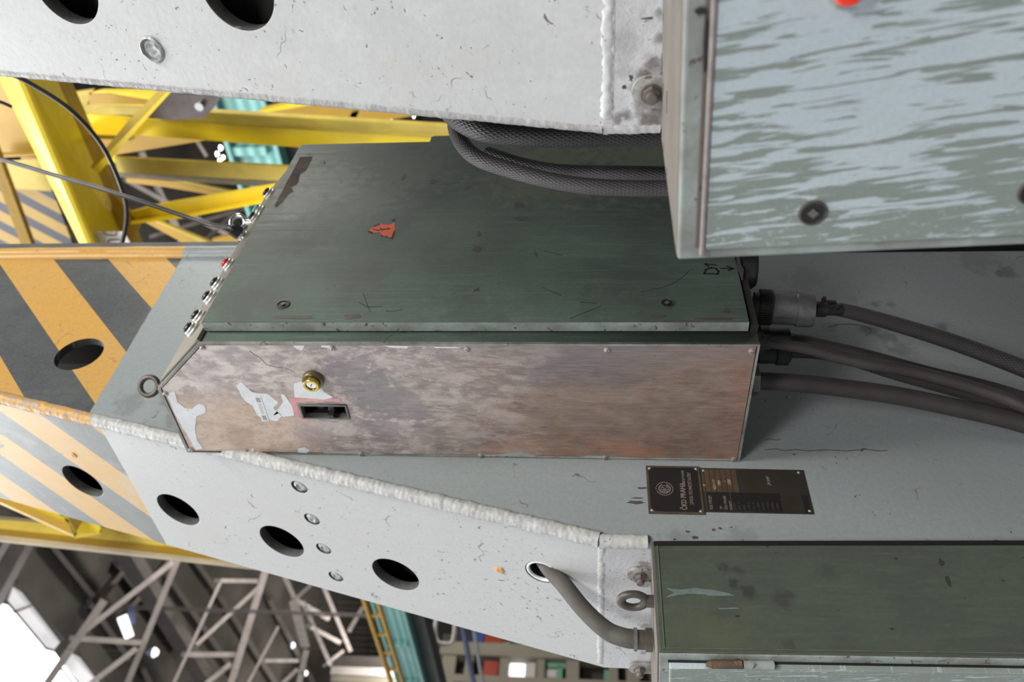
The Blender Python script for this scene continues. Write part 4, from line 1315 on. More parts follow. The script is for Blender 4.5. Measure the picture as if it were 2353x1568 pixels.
cb3 = thing('hanging_cable', 'thinner brownish cable in front, second from the thick lowest one', 'cable', onY(1760, 790, .91))
tube('hose', [onY(1752, 788, .905), onY(1800, 793, .91), onY(1860, 803, .92), onY(1920, 820, .93), onY(1990, 835, .935), onY(2090, 852, .95), onY(2200, 880, .96), onY(2300, 912, .965), onY(2353, 934, .965), onY(2450, 975, .965)], [pxw(onY(1800, 793, .91), 12), pxw(onY(1900, 815, .93), 14), pxw(onY(2100, 852, .94), 15), pxw(onY(2200, 880, .95), 15)], M_rubberbrown, cb3)
bm = bmesh.new(); M2 = Matrix.Translation(onY(1744, 787, .905) + Vector((0, 0, 0.004))) @ DN.to_track_quat('Z', 'Y').to_matrix().to_4x4()
lathe(bm, M2, [(0, 0), (0.017, 0), (0.017, 0.010), (0.0125, 0.013), (0.0125, 0.02), (0, 0.02)], 24)
from_bm('cable_gland', bm, M_rubber, cb3, smooth=30)

cb5 = thing('hanging_cable', 'dark cable mostly hidden behind the thinner brown cable, gland with bolt', 'cable', onY(1760, 812, 1.0))
tube('hose', [onY(1752, 815, 1.01), onY(1860, 813, 1.01), onY(1950, 828, 1.01), onY(2060, 862, 1.01), onY(2200, 900, 1.02), onY(2353, 944, 1.03), onY(2450, 975, 1.03)], [pxw(onY(1860, 813, 1.0), 11), pxw(onY(2200, 900, 1.0), 15)], M_rubber, cb5)
bm = bmesh.new(); M2 = Matrix.Translation(onY(1746, 812, 1.01) + Vector((0, 0, 0.004))) @ DN.to_track_quat('Z', 'Y').to_matrix().to_4x4()
lathe(bm, M2, [(0, 0), (0.019, 0), (0.019, 0.03), (0.022, 0.032), (0.022, 0.052), (0.013, 0.058), (0, 0.058)], 24)
from_bm('cable_gland', bm, simple('dark_green_gland', (0.02, 0.03, 0.027), 0.5), cb5, smooth=30)

cb4 = thing('hanging_cable', 'thickest brown cable, lowest of those under the main cabinet', 'cable', onY(1760, 875, .975))
tube('hose', [Vector((onY(1752, 875, .975).x, .975, ZB - 0.016)), onY(1830, 881, .98), onY(1900, 888, .985), onY(2050, 908, .995), onY(2200, 938, 1.01), onY(2300, 960, 1.02), onY(2353, 974, 1.025), onY(2450, 1002, 1.03)], [pxw(onY(1830, 881, .98), 20.5), pxw(onY(2100, 908, 1.0), 21), pxw(onY(2353, 974, 1.02), 23)], M_rubberbrown, cb4)
bm = bmesh.new(); g0 = onY(1752, 875, .975)
M2 = Matrix.Translation(Vector((g0.x, g0.y, ZB + 0.003))) @ DN.to_track_quat('Z', 'Y').to_matrix().to_4x4()
lathe(bm, M2, [(0, 0), (0.024, 0), (0.024, 0.015), (0, 0.015)], 24)
cyl(bm, M2, 0.0270, 0.012, 6, z0=0.014, bevel=0.0015)
from_bm('gland_nut', bm, M_aludirty, cb4)
# round black cap at the cabinet foot, far right
q = onY(1722, 618, 0.93)
bm = bmesh.new(); lathe(bm, Matrix.Translation((onZ(1732, 612, ZB - .01).x + 0.05, onZ(1732, 612, ZB - .01).y + 0.035, ZB + 0.003)) @ DN.to_track_quat('Z', 'Y').to_matrix().to_4x4(), [(0, 0), (0.040, 0), (0.040, 0.020), (0.036, 0.026), (0, 0.026)], 36)
from_bm('socket_cap', bm, M_plastic, cab, smooth=30)

# =================================================================== nameplates on the far leg
def nameplates():
    def P(u, v): return onY(u, v, YF)
    # upper plate
    c = [P(1483, 1072), P(1606, 1074), P(1620, 1184), P(1491, 1182)]
    x0 = (c[2].x + c[3].x) / 2; x1 = (c[0].x + c[1].x) / 2; z1 = (c[0].z + c[3].z) / 2; z0 = (c[1].z + c[2].z) / 2
    root = thing('maker_nameplate', 'black maker nameplate with round emblem, upper of two plates on the far leg', 'nameplate', ((x0 + x1) / 2, YF, z0))
    bm = bmesh.new(); prism(bm, [(x0, z0), (x1, z0), (x1, z1), (x0, z1)], FMY(YF), 0.0022, 0.0005)
    from_bm('plate_base', bm, M_plateedge, root)
    i = 0.004
    ch = 0.008
    bm = bmesh.new()
    prism(bm, [(x0 + i, z0 + i + ch), (x0 + i + ch, z0 + i), (x1 - i - ch, z0 + i), (x1 - i, z0 + i + ch), (x1 - i, z1 - i - ch), (x1 - i - ch, z1 - i), (x0 + i + ch, z1 - i), (x0 + i, z1 - i - ch)], FMY(YF - 0.0022), 0.0003)
    from_bm('black_field', bm, M_black, root)
    for xx, zz in ((x0 + .006, z0 + .006), (x1 - .006, z0 + .006), (x0 + .006, z1 - .006), (x1 - .006, z1 - .006)):
        bm = bmesh.new(); lathe(bm, FMY(YF - 0.0022) @ Matrix.Translation((xx, zz, 0)), [(0.0026, 0), (0.0022, 0.001), (0, 0.0015)], 14)
        from_bm('plate_rivet', bm, M_steel, root, smooth=True)
    T = FMY(YF - 0.0026)
    ec = P(1527, 1126)
    # round emblem: two rings with a crowded monogram inside, a notch at the top
    bm = bmesh.new()
    def ring(r0, r1, a0, a1, n=40):
        pts = [(ec.x + r1 * math.cos(a0 + (a1 - a0) * k / n), ec.z + r1 * math.sin(a0 + (a1 - a0) * k / n)) for k in range(n + 1)]
        pts += [(ec.x + r0 * math.cos(a1 + (a0 - a1) * k / n), ec.z + r0 * math.sin(a1 + (a0 - a1) * k / n)) for k in range(n + 1)]
        prism(bm, pts, T, 0.0003)
    R = 0.0142
    ring(R * 0.92, R, PI / 2 + 0.28, PI / 2 + 2 * PI - 0.28)
    ring(R * 0.60, R * 0.72, 0.35, 2 * PI - 0.35)
    ring(R * 0.40, R * 0.48, -1.9, 1.9)
    for q in ([(-.5, -.42), (-.38, -.42), (-.38, .42), (-.5, .42)], [(-.25, -.5), (-.12, -.5), (-.12, .5), (-.25, .5)], [(-.12, -.05), (.28, .42), (.36, .32), (.0, -.06), (.36, -.36), (.28, -.45), (-.12, .02)]):
        prism(bm, [(ec.x + R * a, ec.z + R * b) for a, b in q], T, 0.0003)
    prism(bm, [(ec.x - R * .22, ec.z + R * 1.12), (ec.x, ec.z + R * .9), (ec.x + R * .22, ec.z + R * 1.12), (ec.x, ec.z + R * 1.0)], T, 0.0003)
    from_bm('round_emblem', bm, M_print, root)
    def wr(s, u, v, size, xs, mat=M_print, tt=T, par=root, nm='lettering', b=0.0, sh=0):
        q = P(u, v); text_mesh(s, tt @ Matrix.Translation((q.x, q.z, 0)), size, mat, nm, par, xs=xs, bold=b, shear=sh)
    wr('ČKD PRAHA', 1579, 1175, 0.0118, 0.86, b=0.0002)
    wr('OBOROVÝ PODNIK', 1575, 1121, 0.0066, 0.60)
    wr('ZÁVOD TECHNICKÉ SLUŽBY', 1594, 1163, 0.0080, 0.66)
    # lower plate
    c = [P(1606, 1076), P(1848, 1081), P(1869, 1185), P(1619, 1178)]
    x0 = (c[2].x + c[3].x) / 2; x1 = (c[0].x + c[1].x) / 2; z1 = -0.181; z0 = (c[1].z + c[2].z) / 2
    r2 = thing('rating_plate', 'long brass and black rating plate below the maker nameplate', 'nameplate', ((x0 + x1) / 2, YF, z0))
    bm = bmesh.new(); prism(bm, [(x0 + .001, z0), (x1 - .001, z0), (x1, z1), (x0 + .001, z1)], FMY(YF), 0.0012, 0.0003)
    from_bm('plate_base', bm, M_platedark, r2)
    T2 = FMY(YF - 0.0012)
    xm = P(1640, 1132).x
    zb = P(1694, 1105).z
    bm = bmesh.new(); prism(bm, [(xm, zb), (x1 - .003, zb), (x1 - .003, z1 - .002), (xm, z1 - .002)], T2, 0.0002)
    from_bm('bright_field', bm, M_platebrass, r2)
    zend = P(1793, 1150).z
    bm = bmesh.new(); prism(bm, [(x0 + .004, zend), (xm - .001, zend), (xm - .001, z1 - .005), (x0 + .004, z1 - .005)], T2, 0.0002)
    z3 = P(1848, 1150).z
    prism(bm, [(x0 + .003, z3 - .006), (xm - .004, z3 - .006), (xm - .004, z3 + .003), (x0 + .003, z3 + .003)], T2, 0.0002)
    from_bm('black_field', bm, M_black, r2)
    bm = bmesh.new()
    zl = P(1679, 1150).z
    prism(bm, [(x0 + .003, zl - .0005), (xm, zl - .0005), (xm, zl + .0005), (x0 + .003, zl + .0005)], T2, 0.0004)
    prism(bm, [(x0 + .003, z1 - .005), (xm, z1 - .005), (xm, z1 - .004), (x0 + .003, z1 - .004)], T2, 0.0004)
    from_bm('dividing_line', bm, M_plateedge, r2)
    bm = bmesh.new()
    for k in range(6):
        z = z1 - 0.006 - k * (z1 - zb - 0.006) / 6
        prism(bm, [(xm, z), (x1 - .003, z), (x1 - .003, z + .0009), (xm, z + .0009)], T2, 0.0004)
    from_bm('ruled_line', bm, M_platedark, r2)
    T3 = FMY(YF - 0.0015)
    W = xm - x0
    rows = [('ROK VÝROBY', .0075, .7), ('', 0, 0), ('TYP', .0062, .3), ('ČÍSLO VÝROBNÍ', .0062, .62), ('NOSNOST', .0062, .45)]
    for k, (s, sz, w) in enumerate(rows):
        if s:
            text_mesh(s, T3 @ Matrix.Translation((x0 + .006, z1 - .0135 - k * 0.0078, 0)), sz, M_print, 'lettering', r2, xs=0.62)
    # the small rows are too worn to read: short broken strokes where the print stands
    zz = zl - .0065
    rnd = random.Random(3)
    for k in range(10):
        bm = bmesh.new()
        z = zz - k * (zl - zend - .004) / 10
        x = x0 + .006
        while x < x0 + W * 0.52:
            w_ = rnd.uniform(0.0008, 0.0016)
            if rnd.random() < 0.82: prism(bm, [(x, z), (x + w_ * .55, z), (x + w_ * .55, z + .0036), (x, z + .0036)], T3, 0.0003)
            x += w_ + 0.0006
        from_bm('worn_print_row', bm, M_printdim, r2)
    for s, u, v, sz in (('III', 1621, 1119, .006), ('4251 / 77', 1646, 1127, .0068), ('1984', 1657, 1119, .0074), ('1', 1669, 1110, .007), ('1200', 1680, 1117, .0075), ('24 kW', 1772, 1118, .0085)):
        q = P(u, v); text_mesh(s, T3 @ Matrix.Translation((q.x, q.z, 0)), sz, M_engrave if u < 1700 else M_print, 'engraved_figures', r2, xs=0.8, shear=0.25)
    for xx, zz in ((x1 - .007, z0 + .009), (x0 + .007, z0 + .006), (x1 - .006, z1 - .006)):
        bm = bmesh.new(); lathe(bm, T2 @ Matrix.Translation((xx, zz, 0)), [(0.0026, 0), (0.0022, 0.001), (0, 0.0015)], 14)
        from_bm('plate_rivet', bm, M_steel, r2, smooth=True)


nameplates()

# =================================================================== streaked cabinet on the near leg
TL = 0.045                         # lean of both outer cabinets
CF = 0.572                         # its door plane


def lean(y, z, y0, z0):            # turn (y, z) about (y0, z0)
    dy, dz = y - y0, z - z0
    return (y0 + dy * math.cos(TL) - dz * -math.sin(TL) * 1.0, z0 + dz * math.cos(TL) - dy * math.sin(TL))


q0 = onX(1557, 599, CF)            # far top corner of the door side
RC = Matrix((Vector((0, math.cos(TL), -math.sin(TL))), Vector((0, math.sin(TL), math.cos(TL))), Vector((-1, 0, 0)))).transposed().to_4x4()
# RC: x = into the hall, y = up, +z = towards -X (door side faces out)
RC.translation = Vector((CF, q0.y, q0.z))
scab = thing('streaked_cabinet', 'blue-grey streaked cabinet at upper right, dusty top, red button', 'cabinet', (0.68, 0.2, FLOOR + 0.9))
DEPTH = KX - CF - 0.003
YS0 = -0.45                        # runs towards and past the camera side
bm = bmesh.new(); box(bm, YS0, 0, -0.80, 0, -DEPTH, -0.001, RC, 0.0025)
from_bm('cabinet_body', bm, M_palegreen, scab)
bm = bmesh.new(); box(bm, YS0 + .002, -0.002, -0.0012, 0.0006, -DEPTH + 0.004, -0.006, RC)
from_bm('dusty_top', bm, M_dust, scab)
# door with raised lip
dz = -0.0215
bm = bmesh.new(); box(bm, YS0 + .02, -0.0125, -0.79, dz, -0.002, 0.0045, RC, 0.0015)
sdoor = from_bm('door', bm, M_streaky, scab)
bm = bmesh.new(); box(bm, YS0 + .02, -0.0065, dz + 0.0005, dz + 0.0040, -0.002, 0.0055, RC, 0.001)
from_bm('door_lip', bm, simple('pinkish_worn_lip', (0.30, 0.265, 0.255), 0.5, 0, 0.4, 60), scab)
bm = bmesh.new(); box(bm, YS0 + .02, -0.012, dz + 0.0042, dz + 0.0075, -0.0015, 0.0004, RC)
from_bm('dusty_groove', bm, M_dust, scab)
p = onX(1622, 105, CF)
bm = bmesh.new()
l = RC.inverted() @ p
prism(bm, blob_poly((l.x, l.y), 0.020, 0.0022, 16, 0.3, 5), RC, 0.0008)
l = RC.inverted() @ onX(1612, 25, CF)
prism(bm, blob_poly((l.x, l.y), 0.003, 0.004, 12, 0.3, 6), RC, 0.0007)
from_bm('dark_gap', bm, M_black, scab)
MT = RC @ Matrix.Translation((0, 0.0006, 0)) @ Matrix(((1, 0, 0, 0), (0, 0, 1, 0), (0, 1, 0, 0), (0, 0, 0, 1)))
for k, (u, v, a, b_) in enumerate([(1531, 145, .008, .0018), (1529, 175, .004, .003), (1543, 232, .010, .003), (1523, 240, .004, .003), (1533, 205, .005, .0015), (1527, 340, .005, .001), (1535, 395, .004, .0015), (1524, 30, .006, .0015), (1540, 40, .003, .001)]):
    l = RC.inverted() @ onZ(u, v, q0.z)
    bm = bmesh.new(); prism(bm, blob_poly((l.x, l.z), a, b_, 12, 0.5, k + 60), MT, 0.0003)
    from_bm('dark_fleck', bm, M_black, scab)
# locks
lq = RC.inverted() @ onX(1868, 489, CF - 0.0045)
sq_lock(0, 0, 0, RC @ Matrix.Translation((lq.x, lq.y, 0.0045)), 0.0098, scab, 'square_key_lock')
lq = RC.inverted() @ onX(2374, 440, CF - 0.0045)
sq_lock(0, 0, 0, RC @ Matrix.Translation((lq.x, lq.y, 0.0045)), 0.0098, scab, 'square_key_lock')
lq = RC.inverted() @ onX(1946, -33, CF - 0.0045)
T = RC @ Matrix.Translation((lq.x, lq.y, 0.0045))
bm = bmesh.new(); lathe(bm, T, [(0.0135, 0), (0.0135, 0.003), (0.0115, 0.004), (0, 0.004)], 36)
rb = from_bm('push_button', bm, M_steel, scab, smooth=35)
bm = bmesh.new(); lathe(bm, T, [(0.0098, 0.004), (0.0098, 0.010), (0.0085, 0.012), (0, 0.0128)], 36)
from_bm('red_cap', bm, M_redbtn, rb, smooth=35)

# =================================================================== green cabinet on the far leg, bottom right
GF = 0.602
q0 = onX(1515, 1502, GF)
RG = RC.copy(); RG.translation = Vector((GF, q0.y, q0.z))
gcab = thing('green_cabinet', 'olive green cabinet at lower right on the far leg, hinged door below', 'cabinet', (0.69, 1.28, FLOOR + 0.9))
GD = KX - GF - 0.002
bm = bmesh.new(); box(bm, 0, 0.40, -0.80, 0, -GD, -0.001, RG, 0.002)
from_bm('cabinet_body', bm, M_green_cab, gcab)
bm = bmesh.new(); box(bm, 0.001, 0.398, -0.001, 0.002, -GD, -0.004, RG)
from_bm('dusty_top', bm, M_dust, gcab)
M_foldgreen = paint('worn_olive_fold', (0.11, 0.125, 0.10), (0.07, 0.075, 0.06), chip_amt=0.6, rough=0.5, big=20)
# thin seam lines framing the green front
bm = bmesh.new()
box(bm, -0.0012, 0.0005, -0.80, -0.006, -0.0085, -0.0065, RG)
box(bm, -0.0012, 0.0005, -0.80, 0.0, -0.0022, -0.001, RG)
box(bm, -0.0012, 0.0005, -0.0085, -0.0065, -GD + .004, -0.0065, RG)
from_bm('front_fold', bm, M_foldgreen, gcab)
bm = bmesh.new(); box(bm, -0.0014, 0.0005, -0.80, -0.002, -GD - 0.002, -GD + 0.006, RG)
from_bm('dark_gap', bm, M_black, gcab)
# left side frame strip and door
bm = bmesh.new(); box(bm, 0.0, 0.40, -0.80, 0.0, -0.001, 0.0015, RG, 0.0008)
from_bm('frame_face', bm, M_palegreen, gcab)
bm = bmesh.new(); box(bm, 0.018, 0.39, -0.79, -0.014, 0.001, 0.012, RG, 0.002)
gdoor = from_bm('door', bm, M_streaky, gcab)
bm = bmesh.new(); box(bm, 0.0155, 0.0185, -0.79, -0.012, 0.001, 0.004, RG)
from_bm('door_gap', bm, M_black, gcab)
# barrel hinge
l0 = RG.inverted() @ onX(1632, 1523, GF); l1 = RG.inverted() @ onX(1706, 1525, GF); l2 = RG.inverted() @ onX(1778, 1528, GF)
for a, b, m in ((l0, l1, M_rust), (l1, l2, M_palegreen)):
    T = RG @ Matrix.Translation((0.0165, a.y, 0.006)) @ Vector((0, -1, 0)).to_track_quat('Z', 'Y').to_matrix().to_4x4()
    bm = bmesh.new(); cyl(bm, T, 0.0062, abs(b.y - a.y) - 0.001, 20, bevel=0.0008)
    if m is M_rust: lathe(bm, T, [(0, -0.007), (0.003, -0.006), (0.0055, 0)], 16)
    from_bm('hinge_barrel', bm, m, gcab, smooth=35)
# paint scuffs on the green front
GFR = Matrix((Vector((1, 0, 0)), RG.to_3x3().col[1], -RG.to_3x3().col[0])).transposed().to_4x4(); GFR.translation = RG.translation
GI = GFR.inverted()


def gf(u, v):
    p = onP(u, v, Vector(GFR.translation), GFR.to_3x3().col[2]); l = GI @ p; return (l.x, l.y)


M_scuff = simple('pale_scuff', (0.145, 0.19, 0.18), 0.5, 0, 0.3, 90)
M_dim = simple('dark_greasy_smudge', (0.038, 0.044, 0.036), 0.45, 0, 0.3, 40)
bm = bmesh.new()
prism(bm, wobble([gf(u, v) for u, v in [(1530, 1352), (1560, 1356), (1600, 1352), (1650, 1358), (1690, 1370), (1640, 1370), (1590, 1364), (1560, 1368), (1530, 1374), (1548, 1362)]], 5, 0.0014, 3), GFR, 0.0003)
prism(bm, wobble([gf(u, v) for u, v in [(1650, 1398), (1695, 1397), (1700, 1400), (1655, 1401)]], 4, 0.0008, 5), GFR, 0.0003)
from_bm('pale_scuff', bm, M_scuff, gcab)
for k, (u, v, a, b_) in enumerate([(1695, 1417, .003, .002), (2163, 1293, .004, .006), (2178, 1335, .003, .009), (2058, 1284, .002, .002), (2050, 1446, .002, .002)]):
    bm = bmesh.new(); prism(bm, blob_poly(gf(u, v), b_, a, 18, 0.4, k + 90), GFR, 0.0002)
    from_bm('dark_smudge', bm, M_dim, gcab)
# eye bolt on its top
ec = onX(1452, 1381, 0.716)
ey = thing('eye_bolt', 'dark iron eye bolt standing on the green cabinet top', 'eye bolt', (ec.x, ec.y, ec.z - 0.035))
bm = bmesh.new()
ring_c = Vector((0.700, onX(1455, 1381, 0.70).y, onX(1455, 1381, 0.70).z))
Me = frame(ring_c, (-0.22, 1, 0), (0, 0, 1))
torus(bm, Me @ Matrix.Diagonal((0.92, 1.25, 1, 1)), 0.0150, 0.0060, 36, 14)
from_bm('ring', bm, M_eye, ey, smooth=True)
bm = bmesh.new(); cyl(bm, Matrix.Translation(ring_c - Vector((0, 0, 0.040))), 0.0095, 0.020, 20); cyl(bm, Matrix.Translation(ring_c - Vector((0, 0, 0.040))), 0.014, 0.006, 24)
from_bm('shank', bm, M_eye, ey, smooth=30)

# hose from the hole down to the cabinet top
hs = thing('bent_hose', 'grey rubber hose bending from hole in far leg into the green cabinet', 'hose', (0.72, 1.27, -0.10))
hc = onP(1262, 1312, PS, NS)
ht = onX(1488, 1471, 0.700)
r_ = pxw(onX(1330, 1370, .72), 21)
tube('hose', [hc + Vector((0.05, 0.0, 0.03)), hc + Vector((0.006, 0.004, 0.0)), onX(1296, 1345, .790), onX(1330, 1388, .760), onX(1365, 1425, .735), onX(1400, 1453, .715), onX(1435, 1466, .703), onX(1462, 1470, .700)], [r_ * .95, r_, r_, r_ * 1.05, r_ * 1.08], M_rubberwarm, hs, seg=28)
T = ZD(onX(1456, 1470, 0.700))
bm = bmesh.new(); lathe(bm, T, [(r_ * 1.0, 0), (r_ * 1.28, 0), (r_ * 1.28, 0.0055), (r_ * 1.0, 0.0055)], 32)
box(bm, r_ * 1.1, r_ * 1.5, -0.004, 0.004, 0, 0.0055, T @ Matrix.Rotation(2.6, 4, 'Z'), 0.001)
from_bm('hose_clamp', bm, M_aludirty, hs, smooth=30)
bm = bmesh.new(); lathe(bm, T, [(0, 0.004), (r_ * 1.08, 0.004), (r_ * 1.08, 0.018), (r_ * 1.3, 0.019), (r_ * 1.3, 0.030), (0, 0.030)], 32)
from_bm('gland', bm, M_eye, hs, smooth=30)

# =================================================================== fat braided hoses between the legs
def hose(label, pts, w, ys, mat=M_braid):
    P = [onY(u, v, y) for (u, v), y in zip(pts, ys)]
    root = thing('braided_hose', label, 'hose', P[0])
    rr = [pxw(p, ww / 2) for p, ww in zip(P, w)]
    tube('hose_body', P, rr, mat, root, seg=32, n=14)
    return root


hose('thickest braided hose, uppermost, passing close under the near leg', [(1020, 220), (1045, 262), (1100, 296), (1180, 310), (1300, 314), (1420, 312), (1560, 311), (1700, 312)], [60, 58, 54, 50, 50, 50, 51, 52], [.52, .49, .48, .48, .48, .48, .48, .48])
hose('braided hose curving out in a loop, lowest of the three between the legs', [(1060, 240), (1046, 285), (1062, 330), (1100, 365), (1180, 393), (1260, 414), (1350, 428), (1450, 433), (1560, 433), (1700, 432)], [34, 36, 38, 38, 38, 37, 38, 37, 37, 37], [.57, .55, .53, .52, .52, .52, .52, .52, .52, .52])
hose('braided hose partly hidden behind the looping one, middle of three', [(1120, 352), (1200, 378), (1270, 392), (1340, 397), (1440, 399), (1560, 401), (1700, 402)], [30, 32, 33, 35, 36, 36, 36], [.575, .575, .575, .575, .57, .57, .57])

# =================================================================== thin black cables
gp = CM @ Vector((gx, CL * 0.6, 0.03))
c_ = thing('thin_cable', 'straight thin black cable running up from sloped cabinet top', 'cable', gp)
tube('cable_body', [gp, gp + CN * 0.012 , atd(470, 512, 1.95), atd(290, 452, 2.05), atd(110, 398, 2.2), atd(0, 366, 2.3), atd(-120, 335, 2.4)], pxw(atd(290, 452, 2.05), 5.2), M_wire, c_, seg=14)
tg = thing('thin_cable', 'thin black cable hanging in an arc in front of yellow beam', 'cable', atd(275, 560, 2.6))
tube('cable_body', [atd(0, 160, 2.5), atd(70, 192, 2.5), atd(165, 255, 2.5), atd(235, 335, 2.55), atd(277, 425, 2.6), atd(291, 490, 2.6), atd(280, 560, 2.6), atd(250, 640, 2.6)], pxw(atd(235, 335, 2.5), 5.2), M_wire, tg, seg=14)
tg = thing('thin_cable', 'short piece of thin black cable at left edge by yellow plate', 'cable', atd(0, 235, 2.8))
tube('cable_body', [atd(-60, 215, 2.8), atd(0, 234, 2.8), atd(28, 246, 2.8)], pxw(atd(0, 235, 2.8), 4), M_wire, tg, seg=12)


# =================================================================== yellow crane behind
def pbeam(a, b, wa, wb, depth, mat, name, label, group=None, tilt=None, parent=None, cat='beam'):
    """solid tapered flat beam: width across the view at each end, real depth behind it"""
    a, b = Vector(a), Vector(b)
    d = (b - a).normalized()
    view = ((a + b) / 2).normalized()
    side = d.cross(view).normalized()
    back = side.cross(d).normalized()
    if back.dot(view) < 0: back = -back
    if tilt: 
        q = Matrix.Rotation(tilt, 3, d); side = q @ side; back = q @ back
    bm = bmesh.new()
    vs = []
    for p, w in ((a, wa), (b, wb)):
        for s, k in ((-1, 0), (1, 0), (1, 1), (-1, 1)):
            vs.append(bm.verts.new(p + side * s * w / 2 + back * k * depth))
    for f in ((0, 1, 2, 3), (7, 6, 5, 4), (0, 4, 5, 1), (1, 5, 6, 2), (2, 6, 7, 3), (3, 7, 4, 0)): bm.faces.new([vs[i] for i in f])
    o = from_bm(name, bm, mat, parent)
    if parent is None: tag(o, label, cat, group)
    return o


def quad_plate(name, pts, th, mat, parent):
    """plate through 3+ coplanar world points, thickness away from the camera"""
    pts = [Vector(p) for p in pts]
    n = (pts[1] - pts[0]).cross(pts[2] - pts[0]).normalized()
    if n.dot(pts[0]) < 0: n = -n
    bm = bmesh.new()
    a = [bm.verts.new(p) for p in pts]; b = [bm.verts.new(p + n * th) for p in pts]
    bm.faces.new(a); bm.faces.new(b)
    for i in range(len(pts)): j = (i + 1) % len(pts); bm.faces.new((a[i], a[j], b[j], b[i]))
    return from_bm(name, bm, mat, parent)


def X_(x): return lambda u, v: onX(u, v, x)
def Y_(y): return lambda u, v: onY(u, v, y)


def multi(name, quads, parent, label=None):
    """one welded steel member made of several plates: (points, thickness, material)"""
    bm = bmesh.new(); mats = []
    for pts, th, mat in quads:
        if mat not in mats: mats.append(mat)
        mi = mats.index(mat)
        pts = [Vector(p) for p in pts]
        n = (pts[1] - pts[0]).cross(pts[2] - pts[0]).normalized()
        if n.dot(pts[0]) < 0: n = -n
        a = [bm.verts.new(p) for p in pts]; b = [bm.verts.new(p + n * th) for p in pts]
        fs = [bm.faces.new(a), bm.faces.new(b)]
        for i in range(len(pts)):
            j = (i + 1) % len(pts); fs.append(bm.faces.new((a[i], a[j], b[j], b[i])))
        for f_ in fs: f_.material_index = mi
    o = from_bm(name, bm, mats[0], parent)
    for m in mats[1:]: o.data.materials.append(m)
    if label: o['label'] = label
    return o


M_grimy = simple('grimy_yellow', (0.20, 0.16, 0.08), 0.7, 0, 0.5, 14)
M_brownyel = simple('brown_yellow_paint', (0.33, 0.20, 0.02), 0.5)
crane = thing('yellow_crane_frame', 'bright yellow welded crane frame behind the legs, upper left', 'crane frame', onX(400, 330, 3.8))
# sloping channel: left flange leans towards the camera, web faces it, right flange turns away
f = X_(3.75); fl = X_(3.55); fr_ = X_(3.95); f0 = X_(3.3)
multi('channel_beam', [
    ([f0(30, 130), f(108, 130), f(318, 610), f0(232, 610)], 0.02, M_yellow),
    ([fl(-27, 130), f0(30, 130), f0(232, 610), fl(207, 610)], 0.015, M_yellow),
    ([f(108, 130), fr_(140, 130), fr_(352, 610), f(318, 610)], 0.015, M_ochre)], crane)
f = X_(4.2); g = X_(4.05); e = X_(3.9)
multi('angle_beam', [
    ([f(178, 262), f(368, 277), f(1014, 319), f(1150, 326), f(1150, 372), f(827, 350), f(310, 310), f(178, 303)], 0.02, M_yellow),
    ([g(480, 258), f(368, 277), f(1014, 319), f(1150, 326), g(1150, 299), g(1041, 292)], 0.02, M_yellowdull),
    ([f(178, 303), f(310, 310), e(300, 314), e(184, 308)], 0.02, M_yellow)], crane, 'long bright angle member crossing above the dark green cabinet')
f = X_(4.5)
multi('upper_beam', [
    ([f(150, 215), f(215, 206), f(200, 240), f(168, 262)], 0.02, M_yellowdull),
    ([f(205, 213), f(236, 207), f(372, 207), f(356, 246), f(205, 240)], 0.02, M_yellow),
    ([f(198, 240), f(352, 247), f(345, 266), f(178, 262)], 0.03, M_yellowdull),
    ([X_(4.4)(205, 217), X_(4.4)(250, 216), X_(4.4)(352, 233), X_(4.4)(348, 240), X_(4.4)(205, 240)], 0.01, M_ochre)], crane)
f = X_(5.2)
multi('rear_beam', [
    ([f(590, 262), f(740, 238), f(980, 262), f(900, 274), f(800, 300), f(600, 275)], 0.03, M_ochre),
    ([f(590, 262), f(745, 238), f(700, 230), f(600, 254)], 0.06, M_yellow),
    ([f(815, 240), f(832, 240), f(810, 290), f(795, 290)], 0.08, M_yellow)], crane)
f = X_(3.55); g = X_(3.50)
br_ = multi('diagonal_brace', [
    ([f(207, 384), f(225, 396), f(318, 290), f(395, 206), f(372, 200), f(296, 276)], 0.03, M_yellowdull),
    ([g(214, 388), g(228, 397), g(320, 292), g(398, 206), g(390, 204), g(312, 286)], 0.02, M_yellow)], crane)
f = X_(3.8)
gs = multi('gusset_plate', [([f(385, 214), f(508, 222), f(490, 250), f(470, 270), f(400, 276), f(340, 272), f(355, 240)], 0.02, simple('polished_grey_steel', (0.22, 0.19, 0.18), 0.25, 0.8, 0.4, 8, 0.1))], crane, 'grey shiny bare steel gusset plate with a bolt')
bm = bmesh.new(); cyl(bm, Matrix.Translation(f(462, 240) - Vector((0.03, 0, 0))) @ Matrix.Rotation(PI / 2, 4, 'Y'), 0.022, 0.04, 20); from_bm('bolt_head', bm, M_chrome, gs, smooth=30)
f = X_(4.5)
multi('triangular_gusset', [([f(230, 300), f(310, 308), f(470, 323), f(265, 356), f(232, 362)], 0.03, M_ochre), ([f(225, 362), f(262, 345), f(272, 372), f(240, 380)], 0.02, M_yellow)], crane)
f = X_(4.0); g = X_(4.15)
multi('tube_post', [
    ([f(262, 362), f(720, 386), f(720, 420), f(270, 396)], 0.02, M_yellowdull),
    ([f(270, 396), f(720, 420), g(720, 436), g(275, 408)], 0.02, M_grimy)], crane, 'dirty yellow tube member leading to the cabinet corner')
f = X_(4.4)
multi('flange_strip', [([f(290, 408), f(400, 416), f(545, 448), f(520, 454), f(380, 430), f(290, 420)], 0.04, M_ochre), ([f(290, 405), f(400, 412), f(545, 444), f(545, 449), f(400, 417), f(290, 409)], 0.02, M_yellowdull)], crane)
f = X_(3.7); g = X_(3.62)
